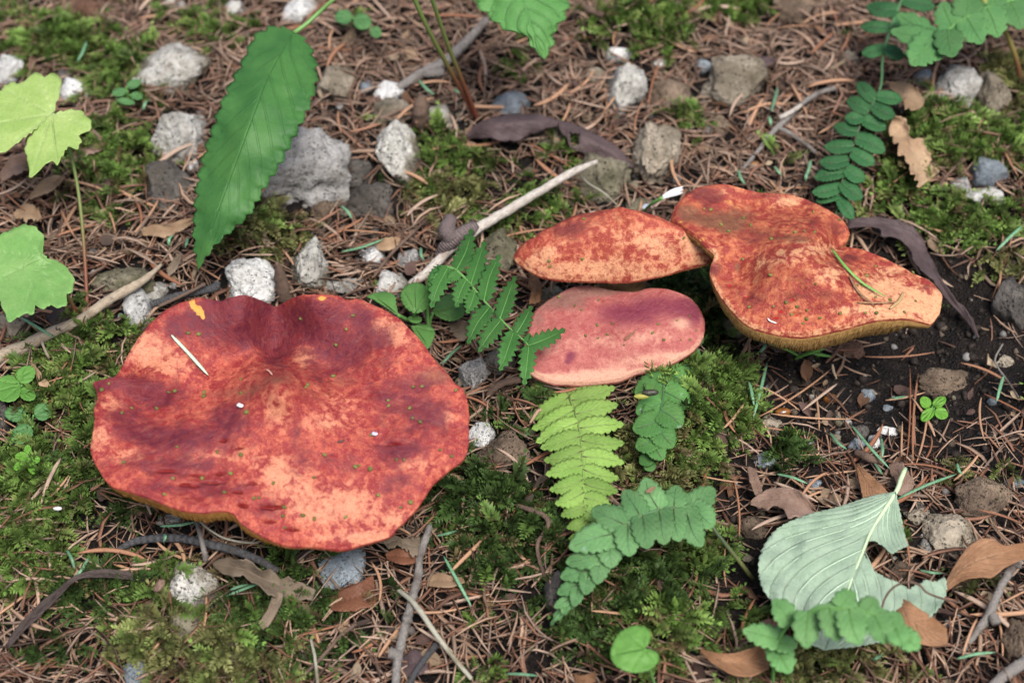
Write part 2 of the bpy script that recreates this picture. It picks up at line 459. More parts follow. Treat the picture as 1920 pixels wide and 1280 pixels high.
CAPS = {}
def mushroom(key, label, zoom, outline, center, ctrl, patches, mat, gmat, smat, base_px, gdepth, ngill, N=480, M=90, dome=None, stem_r=.009, relief=1.0, cap_label=None, rimpale=0):
    ox, oy, k = zoom
    tr = lambda p: np.array([ox + p[0] / k, oy + p[1] / k])
    c = tr(center); O = np.array([tr(p) for p in outline])
    zf = rbf([(*tr(p[:2]), p[2] / 1000) for p in ctrl])
    th, rad = closed_radius(O, c, N)
    rad = rad * (1 + .004 * pn(np.stack([np.cos(th) * 14, np.sin(th) * 14, th * 0 + 5], -1), 4) + .003 * pn(np.stack([np.cos(th) * 45, np.sin(th) * 45, th * 0 + 5], -1), 4))
    s = np.linspace(0, 1, M) ** .85
    px = c[0] + s[:, None] * rad[None] * np.cos(th)[None]; py = c[1] + s[:, None] * rad[None] * np.sin(th)[None]
    z = zf(px, py)
    lip = 0.0011 * smooth(.965, 1.0, s)[:, None]
    if dome:
        P = U(px, py, z); P[..., 2] += dome(s[:, None], th[None], px, py)
    else:
        P = U(px, py, z)
    q = P.reshape(-1, 3)
    rel = (0.0009 * fbm(q * 45, 3, 21) + 0.0005 * fbm(q * 160, 3, 22)).reshape(z.shape) * relief
    P[..., 2] += rel * (1 - .6 * smooth(.93, 1, s)[:, None]) - lip
    # pigment fields
    zx, zy = (px - ox) * k, (py - oy) * k
    at = {}
    for nm in ('purple', 'pale', 'brown', 'ochre', 'gash'):
        v = np.zeros(px.shape)
        for (a, b, rx, ry, am) in patches.get(nm, []):
            v += am * np.exp(-(((zx - a) / rx) ** 2 + ((zy - b) / ry) ** 2))
        if nm == 'purple': v -= .04
        at[nm] = np.clip(v, -.3, 1.1)
    if rimpale: at['pale'] = np.clip(at['pale'] + rimpale * smooth(.90, 1.0, s)[:, None] * smooth(c[1] - 40, c[1] + 30, py), 0, 1.2); at['purple'] = at['purple'] - .6 * rimpale * smooth(.93, 1.0, s)[:, None]
    at['fx'] = np.broadcast_to(np.cos(th)[None], px.shape) * 1.0; at['fy'] = np.broadcast_to(np.sin(th)[None], px.shape) * 1.0; at['fs'] = np.broadcast_to(s[:, None], px.shape) * .1
    # gashes are shallow dips too
    P[..., 2] -= .0009 * np.clip(at['gash'], 0, 1)
    # underside: lip then sloping flesh to the stem
    ctop = P[0, 0]
    base = on_ground(*tr(base_px)); base[:2] = base[:2] * .6 + ctop[:2] * .4; base[2] = H(base[0], base[1])
    print(key, 'cap', ctop, 'base', base)
    S = ctop.copy(); S[2] -= .008
    D = np.full(N, gdepth[0] / 1000.0)
    rim = P[-1]; rpx, rpy = px[-1], py[-1]
    for (a, b, sg, ex) in gdepth[1]:
        a, b = tr((a, b)); D += ex / 1000 * np.exp(-((rpx - a) ** 2 + (rpy - b) ** 2) / (sg / k) ** 2)
    us = np.array([0.0, .006, .016, .035, .08, .14, .2, .27, .35, .43, .5, .58, .66, .75, .85, 1.0])
    fl = np.interp(us, [0, .006, .016, .035, .08, .2, .5, 1.0], [0, .45, .75, .9, 1.0, 1.0, .6, .3])
    rings = [rim + np.array([0, 0, -.0006])]
    sref = s
    def under(u):           # a ring of points just under the cap's skin, u = 0 at the rim .. 1 at the stem
        f = np.interp(1 - u, sref, np.arange(M)); i0 = min(int(f), M - 2); fr = f - i0
        p = P[i0] * (1 - fr) + P[i0 + 1] * fr
        p = p.copy(); p[:, 2] -= .0011 + .0024 * smooth(0, .12, np.float64(u)) + .002 * smooth(.3, .9, np.float64(u)); return p
    for u, f in zip(us, fl):
        p = under(u * .97); p[:, 2] -= D * f * .55
        rings.append(p)
    V = np.vstack([P.reshape(-1, 3)] + rings)
    nr = M + len(rings)
    i = np.arange(nr - 1)[:, None] * N; j = np.arange(N)[None]; kk = (j + 1) % N
    Q = np.stack([i + j, i + kk, i + N + kk, i + N + j], -1).reshape(-1, 4)
    for nm in at:
        ext = np.tile(at[nm][-1], (len(rings), 1)).ravel()
        at[nm] = np.concatenate([at[nm].ravel(), ext * 0])
    t = thing('mushroom', label, 'mushroom', base)
    # faces of the underside go to the gill flesh material
    co = build('cap', V, Q, mat, t, attrs=at, label=cap_label)
    co.data.materials.append(gmat)
    mi = np.zeros(len(Q), np.int32); mi[(M + 1) * N:] = 1
    co.data.polygons.foreach_set('material_index', mi)
    # gill blades
    GV, GF = [], []
    us2 = np.array([.0015, .005, .012, .025, .05, .10, .17, .25, .33, .42, .52, .62])
    f2u = np.interp(us2, us, fl) * .5; f2 = np.interp(us2, us, fl) * .55 + .22 * np.clip(us2 / .02, 0, 1) * np.interp(us2, [0, .3, 1], [1, 1, .2])
    UR = [under(u * .97) for u in us2]
    for g in range(ngill):
        x = (g + random.uniform(-.3, .3)) / ngill * N
        i0 = int(x) % N; fr = x - math.floor(x)
        R = rim[i0]; d = D[i0] * random.uniform(.95, 1.04)
        inn = S - R; side = np.cross(inn, [0, 0, 1.0]); side /= np.linalg.norm(side)
        last = len(us2) if g % 2 == 0 else (8 if g % 4 == 1 else 6)
        b0 = len(GV); th_ = .00022
        wob = random.uniform(-.0004, .0004)
        for m in range(last):
            p = UR[m][i0] * (1 - fr) + UR[m][(i0 + 1) % N] * fr
            hi = p.copy(); hi[2] -= d * f2u[m]; lo = p.copy(); lo[2] -= d * f2[m] * (1 if m < last - 1 or last == len(us2) else .5)
            lo = lo + side * wob * (1 if m > 0 else 0)
            GV += [hi - side * th_, lo - side * th_ * .5, lo + side * th_ * .5, hi + side * th_]
        for m in range(last - 1):
            a = b0 + m * 4
            for e in range(3): GF.append((a + e, a + e + 1, a + e + 5, a + e + 4))
    build('gills', np.array(GV), np.array(GF), gmat, t, kind='stuff', smooth_=False)
    # stem
    e = ctop.copy(); e[2] -= .024 if M == 110 else .019 if dome else .013
    C = spline([e, e * .5 + base * .5 + np.array([.002, 0, 0]), base - np.array([0, 0, .004])], 16)
    R = stem_r * (1.15 - .25 * np.sin(np.linspace(0, math.pi, 16)))
    V0 = np.stack([np.zeros(16), np.zeros(16), np.linspace(0, -1, 16)], 1)
    sv, sf, suv = tube_geo(V0, R, 28, rough=.12, seed=5, up=(0, 1, 0))
    sv = sv + np.vstack([np.repeat(C - V0, 28, 0), (C - V0)[:1], (C - V0)[-1:]])
    build('stem', sv, sf, smat, t, uv=suv)
    pxx, pyy = proj(P)
    CAPS[key] = (P.reshape(-1, 3), pxx.ravel(), pyy.ravel(), ((P - CAM) @ FWD).ravel())
    return t

def cap_point(key, px, py):
    P, a, b, dep = CAPS[key]
    d = np.hypot(a - px, b - py); near = d < max(3.0, d.min() * 1.5)
    i = np.where(near)[0]; j = i[np.argmin(dep[i] + d[i] * .0004)]
    return P[j]

gill_mat = m_plain('ochre_gills', (.34, .15, .035), (.52, .27, .075), 500, .7, .2, .15)
gill_mat2 = m_plain('tan_gills', (.27, .145, .048), (.45, .275, .10), 500, .7, .2, .15)
stem_mat = m_plain('mushroom_stem_flesh', (.22, .13, .07), (.42, .25, .13), 260, .75, .2)
ZA = (150, 520, 2.415); ZB = (900, 320, 3.048); ZC = (1240, 320, 3.429)

cap_red = m_cap('red_purple_cap_skin', (.235, .020, .022), (.42, .082, .050), (.58, .225, .130), (.092, .011, .024), (.20, .082, .046), (.62, .30, .06), (.17, .006, .006))
mushroom('large', 'largest mushroom, broad wavy cap mottled red and purple with notched back edge', ZA,
 [(55,465),(110,452),(155,440),(185,400),(215,345),(250,280),(290,230),(325,190),(375,145),(420,120),(480,100),(540,85),(600,92),(640,95),(690,78),(740,70),(790,82),(840,105),(880,122),(920,105),(965,82),(1020,70),(1100,68),(1160,72),(1210,90),(1250,85),(1310,105),(1380,140),(1440,175),(1490,220),(1535,270),(1575,325),(1625,385),(1665,430),(1700,470),(1735,495),(1750,530),(1760,580),(1762,640),(1760,700),(1755,760),(1740,810),(1690,850),(1640,890),(1600,930),(1560,985),(1530,1030),(1480,1080),(1440,1120),(1410,1160),(1350,1180),(1280,1200),(1200,1222),(1120,1218),(1040,1210),(960,1208),(890,1190),(830,1165),(770,1130),(720,1095),(690,1060),(620,1048),(540,1055),(460,1045),(390,1020),(310,990),(220,960),(150,940),(105,900),(75,850),(50,800),(45,760),(55,700),(65,640),(62,590),(75,540),(70,500)],
 (900, 530),
 [(250,280,56),(420,120,60),(600,92,62),(740,70,66),(880,122,53),(1020,70,66),(1210,90,62),(1440,175,60),(1575,325,56),(1700,470,52),(1760,620,48),(1740,810,45),(1600,930,40),(1440,1120,34),(1200,1222,31),(960,1208,33),(830,1165,36),(720,1095,41),(690,1060,44),(540,1055,46),(390,1020,45),(220,960,44),(105,900,44),(50,760,46),(65,600,49),(55,465,45),(110,452,46),(185,400,53),
  (900,470,62.5),(840,505,58.5),(965,505,58.5),(880,345,40),(760,540,53),(1050,550,53),(885,230,45),(690,400,45),(1110,420,46),(900,640,51.5),(600,560,45),(1250,600,46),(300,495,41),(390,340,53),(1400,350,55),(740,190,58.5),(1050,170,59),(900,900,44),(1200,900,42),(600,880,43),(300,780,44),(1500,800,45),(1100,1100,37),(720,650,50),(1080,660,50),(500,700,46.5),(980,330,45),(790,330,46)],
 {'purple': [(780,190,330,110,.35),(1170,280,260,130,.28),(520,760,300,90,.2),(1480,640,200,160,.22),(700,130,150,60,.8),(560,200,100,70,.7),(760,240,170,90,.8),(885,320,48,85,1.0),(1100,150,150,60,.65),(1080,230,120,60,.6),(1330,280,80,50,.9),(1290,180,50,40,.5),(1150,370,140,90,.65),(200,480,170,40,.75),(340,545,140,55,.8),(220,650,100,60,.75),(350,730,120,45,.8),(680,640,100,90,.65),(480,720,150,55,.6),(420,850,220,55,.6),(330,960,120,30,.5),(600,960,180,50,.55),(840,1060,110,50,.5),(1430,785,130,55,.75),(1580,630,130,80,.65),(1440,930,100,50,.6),(1030,830,110,55,.35),(1520,470,120,50,.5),(1400,560,120,50,.4),(430,230,50,40,.8),(110,490,60,25,.6),(980,700,40,90,.35),(1230,850,40,40,.5)],
  'pale': [(300,320,110,90,.75),(430,385,130,55,.6),(1390,250,110,80,.75),(1020,360,60,45,.7),(890,610,60,80,.55),(1130,650,150,50,.45),(960,930,130,110,.48),(1100,1050,160,80,.58),(1250,1010,150,90,.48),(1290,1175,150,30,.9),(150,580,80,50,.5),(90,720,50,80,.6),(620,800,200,40,.4),(1650,630,50,50,.5),(1520,850,110,40,.4),(220,810,90,40,.4),(880,870,80,60,.4),(1440,1090,100,50,.6),(1180,560,90,40,.35)],
  'brown': [(620,200,90,60,.6),(900,462,90,26,.75),(1060,535,130,40,.5),(780,505,110,34,.45),(1600,450,110,50,.9),(650,530,160,40,.5),(1180,470,110,40,.6),(1480,600,90,60,.6),(480,830,140,40,.6)],
  'ochre': [(510,120,16,34,1.0),(540,160,20,26,1.0),(560,185,10,18,.8),(1100,95,34,16,.7),(1300,130,10,22,.45)],
  'gash': [(390,878,48,9,1.3),(475,936,29,7,1.3),(520,944,23,7,1.2),(600,930,39,7,1.2),(630,885,23,9,1.0),(715,970,23,10,1.3),(740,1030,27,8,1.2),(870,1035,59,10,1.3),(530,890,34,7,1.0),(1420,752,39,6,1.2),(650,735,18,10,1.1),(780,930,34,6,0.9),(960,1140,46,7,0.9),(720,775,34,6,0.8),(860,1100,39,7,0.9)]},
 cap_red, gill_mat, stem_mat, (900, 820), (3.5, [(540,1055,330,7.0),(250,970,160,3.5),(760,1120,160,2.5),(1600,930,200,1.0)]), 420, N=540, M=110, stem_r=.013)

cap_orange = m_cap('orange_red_cap_skin', (.28, .036, .024), (.47, .125, .062), (.64, .305, .165), (.100, .014, .016), (.14, .07, .037), (.62, .34, .10), (.36, .012, .012))
def dome2(s, th, px, py):
    b = 1 - s ** 2.2
    um = np.exp(-(s / .22) ** 2)
    return .0175 * np.clip(1 - s ** 2.8, 0, 1) + .0045 * um
mushroom('upper', 'smooth domed orange-red mushroom cap raised above the pinkish one', ZB,
 [(192,475),(205,450),(250,415),(330,375),(420,345),(520,325),(620,312),(740,305),(860,305),(980,318),(1080,345),(1170,380),(1260,425),(1335,468),(1338,490),(1300,515),(1240,530),(1170,550),(1080,578),(980,600),(880,618),(780,622),(680,618),(560,618),(470,615),(400,605),(330,585),(270,555),(225,520),(200,500)],
 (800, 440),
 [(192,475,33),(330,375,34),(560,318,35),(860,305,36),(1170,380,37),(1338,478,38),(1170,550,36),(980,600,34),(780,622,32.5),(560,618,32),(330,585,32),(800,440,34)],
 {'purple': [(520,370,160,38,1.0),(410,400,100,34,.85),(520,480,110,38,.8),(300,400,70,40,.45),(870,390,110,30,.4),(1130,400,80,30,.35),(640,430,70,20,.35)],
  'pale': [(780,520,330,60,.25),(700,600,420,18,.7),(1000,320,130,40,.55),(340,550,110,30,.6),(1200,500,90,30,.7),(720,300,80,30,.45),(1000,540,160,30,.5)],
  'brown': [(840,200,120,34,.9),(560,240,120,20,.7),(1010,255,100,20,.7),(230,440,40,40,.5),(1300,460,60,30,.6)], 'ochre': [], 'gash': []},
 cap_orange, gill_mat2, stem_mat, (790, 735), (2.2, [(1290,520,120,3.0)]), 300, N=400, M=76, dome=dome2, stem_r=.011, rimpale=.2)

cap_pink = m_cap('pink_cap_skin', (.29, .052, .054), (.43, .145, .122), (.58, .31, .22), (.135, .015, .044), (.18, .105, .080), (.75, .42, .17), (.28, .03, .03), .36)
mushroom('lower', 'smooth pinkish oval mushroom cap just above the bright green fern', ZB,
 [(238,1090),(242,1055),(255,980),(275,900),(300,815),(340,765),(420,710),(520,660),(620,645),(740,670),(880,685),(960,665),(1040,663),(1120,680),(1200,715),(1250,770),(1280,830),(1287,900),(1270,960),(1230,1010),(1160,1060),(1080,1100),(1000,1130),(900,1148),(800,1190),(700,1205),(600,1215),(500,1212),(420,1208),(340,1180),(290,1150),(258,1125)],
 (760, 930),
 [(238,1090,17),(420,1208,12),(600,1215,11),(900,1148,13),(1160,1060,17),(1287,900,21),(1200,715,24),(1040,663,25),(880,685,23),(620,645,22),(340,765,20),(265,930,18.5),(760,900,22.5),(950,830,24.5),(500,950,20.5),(700,1090,16),(1120,880,23),(600,780,24),(900,1050,18),(350,1080,17.5)],
 {'purple': [(1000,770,230,75,.62),(850,850,200,60,.42),(1180,780,70,60,.6),(520,1060,34,30,.9),(500,1095,22,16,.7),(760,800,110,40,.4),(1230,850,50,60,.5)],
  'pale': [(420,1190,200,26,.8),(750,1160,260,34,.7),(1100,1060,160,34,.6),(1150,870,70,40,.6),(700,970,180,70,.30),(1000,950,200,60,.35),(400,1000,140,80,.30),(870,1090,160,40,.45)],
  'brown': [(480,740,170,70,1.0),(700,690,150,30,.9),(330,860,60,90,.7),(960,1075,70,24,.4)], 'ochre': [(860,1120,120,16,.25)], 'gash': []},
 cap_pink, gill_mat2, stem_mat, (780, 1150), (2.0, []), 280, N=380, M=76, stem_r=.010, relief=.6, rimpale=.5)

cap_gold = m_cap('orange_gold_cap_skin', (.24, .026, .019), (.44, .120, .052), (.62, .315, .165), (.082, .011, .014), (.135, .072, .037), (.56, .29, .085), (.34, .008, .010))
mushroom('right', 'folded three-lobed orange mushroom with tan gills hanging below its rim', ZC,
 [(60,300),(85,230),(110,190),(160,140),(230,100),(300,82),(380,75),(450,82),(530,105),(600,120),(680,130),(760,135),(850,145),(930,170),(1000,200),(1080,240),(1140,280),(1190,335),(1212,390),(1195,440),(1160,480),(1122,503),(1150,499),(1210,490),(1300,505),(1400,535),(1480,570),(1560,610),(1640,655),(1700,680),(1760,720),(1800,770),(1810,800),(1800,850),(1790,910),(1750,960),(1700,980),(1650,957),(1600,935),(1500,940),(1400,950),(1300,970),(1200,1000),(1100,1025),(1000,1045),(900,1055),(800,1048),(700,1030),(600,1000),(520,950),(450,880),(390,800),(340,720),(315,650),(318,600),(335,555),(338,520),(300,490),(240,430),(170,382),(95,335)],
 (760, 600),
 [(60,300,47),(85,230,49),(230,100,49),(450,82,48),(760,135,46),(1000,200,44),(1190,335,42),(1212,390,41),(1122,503,39),(1300,505,41),(1560,610,41),(1760,720,41),(1810,800,41),(1750,960,40),(1600,935,43),(1300,970,43),(1000,1045,41),(800,1048,41),(600,1000,42),(450,880,43),(340,720,45),(315,650,46),(338,530,49),(240,430,52),(150,372,51),
  (850,400,54),(1000,430,54.5),(700,350,47),(400,300,45),(600,220,43),(900,250,41.5),(450,420,50),(490,620,44.5),(700,600,55),(850,700,54),(1100,590,54.5),(1200,640,51),(1270,600,42.5),(1400,650,41.5),(1350,800,46),(1600,800,42.5),(700,900,46),(1000,900,47),(250,310,48),(400,540,49.5),(1100,430,45)],
 {'purple': [(230,130,120,50,.7),(330,180,90,40,.6),(700,160,140,30,.5),(960,190,80,30,.5),(600,440,90,40,.5),(330,620,50,50,.8),(300,240,50,40,.4),(600,800,110,60,.45),(840,820,60,60,.5),(1050,800,90,40,.4),(400,740,60,50,.4),(1200,570,70,30,.6),(980,340,40,30,.5),(1130,360,70,60,.5),(1700,750,60,20,.4)],
  'pale': [(430,140,90,30,.45),(800,200,110,40,.6),(1400,760,180,80,.85),(1640,830,140,80,.95),(1000,500,160,50,.5),(800,560,140,60,.4),(1100,660,120,70,.55),(1250,900,200,40,.6),(1740,920,60,50,.9),(1450,640,100,40,.5),(330,530,40,60,.6),(1500,900,140,30,.6),(640,600,60,50,.35),(900,170,60,20,.4)],
  'brown': [(160,270,100,60,1.0),(300,330,120,60,.8),(500,300,160,90,.7),(700,420,130,50,.5),(900,440,120,40,.7),(490,620,30,40,.9),(1330,770,80,60,.5),(450,370,120,60,.6),(1060,700,40,30,.5)],
  'ochre': [(430,200,70,26,.4),(490,240,60,30,.45),(460,310,50,26,.35),(240,440,90,24,.6),(110,330,60,20,.6),(330,530,30,40,.4),(1640,950,60,14,.5)],
  'gash': [(440,730,26,20,.6),(770,900,30,16,.7),(740,940,40,12,.7),(560,800,24,14,.6),(650,930,30,12,.5),(840,830,30,26,.6),(900,770,30,20,.4),(740,700,24,14,.35),(870,930,30,12,.6)]},
 cap_gold, gill_mat2, stem_mat, (880, 860), (4.5, [(450,880,220,5.0),(800,1050,260,5.5),(1200,1000,260,8.0),(1500,945,170,6.5),(1000,1040,200,2.5)]), 380, N=500, M=100, stem_r=.009, rimpale=.4)
# ------------------------------------------------------------------ stones
SM = {
 'white': m_stone('white_pumice', (.52, .52, .50), (.70, .70, .69), (.10, .10, .10), (.20, .20, .20), 520, .75, dirt=(.22, .20, .15), dirtamt=.5),
 'pale': m_stone('pale_grey_pumice', (.33, .32, .29), (.53, .52, .49), (.07, .065, .055), (.13, .12, .11), 460, .85, dirt=(.11, .095, .06), dirtamt=.7),
 'tan': m_stone('tan_pumice', (.20, .168, .122), (.36, .31, .24), (.035, .028, .02), (.06, .05, .04), 430, .9, dirt=(.09, .075, .045), dirtamt=.6),
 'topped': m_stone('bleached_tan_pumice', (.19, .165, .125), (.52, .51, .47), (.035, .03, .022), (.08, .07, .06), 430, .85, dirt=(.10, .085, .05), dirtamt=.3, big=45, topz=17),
 'olive': m_stone('olive_dirty_stone', (.135, .122, .080), (.26, .235, .165), (.025, .022, .014), (.05, .045, .03), 430, .9, dirt=(.05, .06, .02), dirtamt=.6),
 'brown': m_stone('brown_earth_clod', (.12, .085, .060), (.23, .17, .12), (.025, .017, .012), (.04, .03, .02), 520, .9, dirt=(.05, .036, .025), dirtamt=.5),
 'dark': m_stone('dark_grey_pumice', (.075, .068, .060), (.155, .14, .125), (.014, .012, .011), (.02, .02, .02), 480, .9, dirt=(.05, .04, .03), dirtamt=.4),
 'grey': m_stone('grey_vesicular_stone', (.30, .293, .282), (.42, .41, .395), (.045, .042, .04), (.06, .06, .06), 620, .8, dirt=(.12, .105, .085), dirtamt=.45),
 'blue': m_stone('blue_grey_speckled_pebble', (.16, .195, .225), (.29, .335, .37), (.03, .035, .045), (.30, .33, .36), 700, .55, gloss=.5, dirt=(.10, .11, .12), dirtamt=.4),
 'rust': m_stone('rust_brown_stone', (.16, .085, .055), (.26, .165, .12), (.05, .03, .02), (.07, .05, .04), 430, .6, dirt=(.10, .06, .04), dirtamt=.4),
}
STONES = []   # world xy and radius, so litter keeps off them
def stone(px, py, w, h, kind, label, sink=.24, cut=18, ang=.5, tall=1.0, tilt=0, name='stone', sub=None, rough=1.0):
    g0 = on_ground(px, py); m = mpp(g0)
    bury = {'tan': .10, 'olive': .02, 'brown': .05, 'dark': .08, 'topped': .12}.get(kind, None)
    if bury is not None: sink = min(sink, bury) if sink < .4 else .2
    gk = .53 if bury is None else .57
    rx, rv = w * gk * m, h * gk * m
    rz = rv * (.95 * tall); ry = rv * (1.08 / max(tall, .6) ** .5)
    c = on_ground(px, py, rz * sink)
    sub = sub or (5 if w * h > 6500 else 4)
    V, F = ico(sub); r = np.random.default_rng(int(px * 13 + py * 7))
    V = V.copy()
    for _ in range(cut):
        n = r.normal(size=3); n /= np.linalg.norm(n); d = r.uniform(ang, .93)
        o = V @ n - d; V -= np.clip(o, 0, None)[:, None] * n * .88
    sd = int(px) % 50
    nn = V / np.linalg.norm(V, axis=1)[:, None]
    f = .11 * fbm(V * 1.6, 2, sd) + .065 * rough * fbm(V * 5, 3, sd + 3)
    if kind not in ('blue',):
        pit = np.clip(pn(V * 8.5, sd + 5) - .18, 0, 1) * .17 + np.clip(pn(V * 15, sd + 6) - .2, 0, 1) * .10
        f = f - pit * rough
    V = V + nn * f[:, None]
    ext = np.abs(V).max(0); V = V / ext
    ca, sa = math.cos(math.radians(tilt)), math.sin(math.radians(tilt))
    W = V * [rx, ry, rz]
    # tilt in the picture-facing plane
    W = np.stack([W[:, 0] * ca - W[:, 2] * sa, W[:, 1], W[:, 0] * sa + W[:, 2] * ca], 1)
    STONES.append((c[0], c[1], rx * .9, ry * .9))
    return build(name, W + c, F, SM[kind], label=label, cat='stone', group='stones in the litter')

for a in [
 (155,18,90,52,'rust','flat rust-brown stone at the top edge above green moss'),
 (330,18,46,42,'pale','small grey stone at the top edge beside the rust-brown stone'),
 (437,20,48,50,'pale','grey-white stone with mossy flank at the top edge'),
 (563,25,74,64,'white','clean white stone behind the stalk of the long hanging leaf'),
 (18,140,60,62,'white','white stone cut by the picture edge behind the lobed leaf'),
 (137,172,68,58,'white','white stone half hidden behind the pale lobed leaf'),
 (128,142,40,24,'blue','small blue-grey pebble resting against a white stone'),
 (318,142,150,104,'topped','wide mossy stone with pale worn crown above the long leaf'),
 (333,255,108,112,'pale','pale speckled stone touching the edge of the long hanging leaf'),
 (320,357,92,96,'dark','dark grey stone under the pale speckled one'),
 (560,326,216,190,'grey','largest grey stone, partly behind the long hanging leaf',.3),
 (372,116,26,22,'blue','tiny blue pebble at the edge of the wide mossy stone'),
 (625,160,80,70,'tan','tan stone beside the upper edge of the long leaf'),
 (607,402,50,48,'brown','small brown stone below the largest grey stone'),
 (364,314,26,34,'white','tiny white stone between pale and dark stones'),
 (690,165,30,30,'blue','small round blue-grey pebble beside a white-topped stone'),
 (732,177,62,42,'white','white cap-like stone lying on a tan one'),
 (738,212,76,54,'tan','tan stone carrying a white stone on top'),
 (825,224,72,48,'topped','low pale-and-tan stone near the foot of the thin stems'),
 (958,198,76,60,'blue','blue-grey angular stone behind the purple curled leaf'),
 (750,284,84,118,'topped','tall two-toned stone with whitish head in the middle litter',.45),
 (700,382,100,88,'dark','dark pitted stone beside the largest grey stone'),
 (672,326,60,58,'dark','small dark stone wedged against the largest grey stone'),
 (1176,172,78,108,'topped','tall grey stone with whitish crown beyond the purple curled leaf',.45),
 (1118,146,48,42,'tan','small tan stone leaning on the whitish-crowned stone'),
 (1165,103,62,28,'white','thin white stone at the foot of the big moss cushion'),
 (1258,186,82,76,'brown','brown pitted stone between two larger pale stones'),
 (1232,292,92,122,'tan','tall rough tan stone behind the domed orange cap'),
 (1132,338,116,112,'olive','olive-brown rough stone at the tip of the white stick'),
 (1036,256,72,62,'olive','mossy olive stone in front of the purple curled leaf'),
 (1237,120,26,22,'white','small cream flake-like stone above the brown pitted stone'),
 (942,482,66,96,'olive','olive-grey stone between dark fern and domed orange cap'),
 (1370,165,120,116,'tan','large blocky tan stone in needle litter',.35),
 (1318,127,36,34,'blue','pale bluish chip leaning against the blocky tan stone'),
 (1344,244,56,44,'brown','small brown stone in front of the blocky tan stone'),
 (1797,166,90,102,'pale','angular whitish stone beneath the upper fern fronds',.4),
 (1862,182,66,92,'tan','grey-tan stone leaning against the angular whitish stone',.4),
 (1733,151,42,40,'blue','small dark blue pebble near the angular whitish stone'),
 (1853,324,74,58,'blue','rounded blue-grey pebble on top of the moss'),
 (1846,371,72,46,'white','bright white knobbly stone under the rounded blue-grey pebble'),
 (1803,352,44,40,'grey','light grey stone next to the rounded blue-grey pebble'),
 (1480,18,90,66,'brown','brown stone cut by the top edge above the needles'),
 (1592,116,44,34,'tan','small tan stone under the upper fern leaflets'),
 (1622,352,34,46,'rust','small pinkish-brown stone beside the fern tip'),
 (460,527,114,92,'white','big bright white stone behind the largest mushroom',.35),
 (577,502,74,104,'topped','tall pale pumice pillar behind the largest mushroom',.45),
 (292,548,58,44,'pale','pale stone lodged behind the dry grey stem'),
 (258,575,56,82,'white','white lump in front of the dry grey stem'),
 (238,530,126,62,'olive','broad earthy stone behind the long dry stem'),
 (648,537,92,38,'pale','low flat whitish stone behind the notch of the largest cap'),
 (28,612,66,66,'tan','tan stone under the lower lobed leaf'),
 (8,788,44,80,'dark','dark stone cut by the picture edge beside small round-leaved plant'),
 (699,484,46,48,'white','little white stone near the lower end of the white stick'),
 (766,492,54,46,'grey','round grey stone near the lower end of the white stick'),
 (735,536,70,62,'pale','speckled grey stone behind the round green leaves'),
 (885,706,66,76,'grey','grey pitted stone between largest cap and dark fern'),
 (907,823,62,60,'white','white-blue stone touching the edge of the largest cap'),
 (946,856,116,80,'brown','brown earth clod beside the bright green fern'),
 (938,682,62,74,'dark','dark grey stone beneath the dark fern'),
 (1040,556,72,42,'olive','olive stone under the rim of the domed orange cap'),
 (1382,606,68,80,'olive','shaded olive stone under the folded orange mushroom'),
 (1440,797,46,40,'tan','small tan-grey stone on the edge of the bright moss'),
 (1438,865,54,36,'blue','oblong blue-grey stone tilted beside the green tuft'),
 (1772,716,112,64,'brown','crumbly brown clod behind the tiny seedling'),
 (1586,656,66,40,'rust','brown clod below the gills of the folded mushroom'),
 (1627,744,28,28,'blue','tiny pale-blue pebble in dark soil'),
 (1660,810,44,20,'white','cream fragment lying flat in the dark soil'),
 (1640,830,22,30,'white','small cream fragment standing beside a green needle'),
 (1893,572,66,96,'dark','dark soil clod near the picture edge'),
 (1606,836,34,34,'blue','blue-grey pebble beside short green needles in soil'),
 (1515,836,28,26,'grey','tiny grey pebble among long curved needles'),
 (1526,908,30,24,'blue','tiny dark blue pebble above the pale broad leaf'),
 (1884,822,20,18,'white','tiny cream pebble in the dark soil'),
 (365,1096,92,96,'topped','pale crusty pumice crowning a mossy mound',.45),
 (318,975,48,24,'pale','flat pale stone beneath the rim of the largest cap'),
 (352,1172,66,66,'olive','olive stone buried in moss under the crusty pumice'),
 (255,1264,46,54,'blue','blue-grey stone at the bottom edge in moss'),
 (638,1064,92,78,'blue','flat blue slate chip below the largest mushroom',.2),
 (772,996,34,30,'dark','small black stone by the rim of the largest cap'),
 (1410,992,54,64,'brown','brown stone between pale broad leaf and blue-green fern'),
 (1842,944,112,76,'brown','brown crumbly clod near the picture edge above the brown leaf'),
 (1772,1008,112,84,'tan','tan-brown clod beside the bite in the pale broad leaf'),
 (1690,1072,62,46,'brown','small brown clod seen through the bite in the pale leaf'),
 (1898,1210,78,90,'brown','brown clod at the picture edge below the twig'),
 (1720,968,48,42,'tan','small tan clod touching the stalk end of the pale leaf'),
 (1906,906,50,22,'blue','smooth pale-blue pebble at the picture edge'),
 (1886,680,34,22,'tan','tan crumb on the dark soil near the reddish needles'),
 (1045,1128,46,90,'dark','dark stone behind the tip of the blue-green fern'),
 (845,1020,24,24,'pale','tiny pale stone beside the brown litter twig'),
 (1730,600,34,26,'dark','dark crumb of soil beside the purple dead leaf'),
 (1195,395,60,46,'olive','olive stone hidden behind the crown of the domed cap'),
]:
    flat = dict(cut=18, ang=.5, tall=.55, rough=.25) if a[4] == 'blue' and a[2] > 80 else dict(cut=14, ang=.6, rough=.5) if a[4] == 'blue' else {}
    stone(*a[:6], *(a[6:7]), **flat)

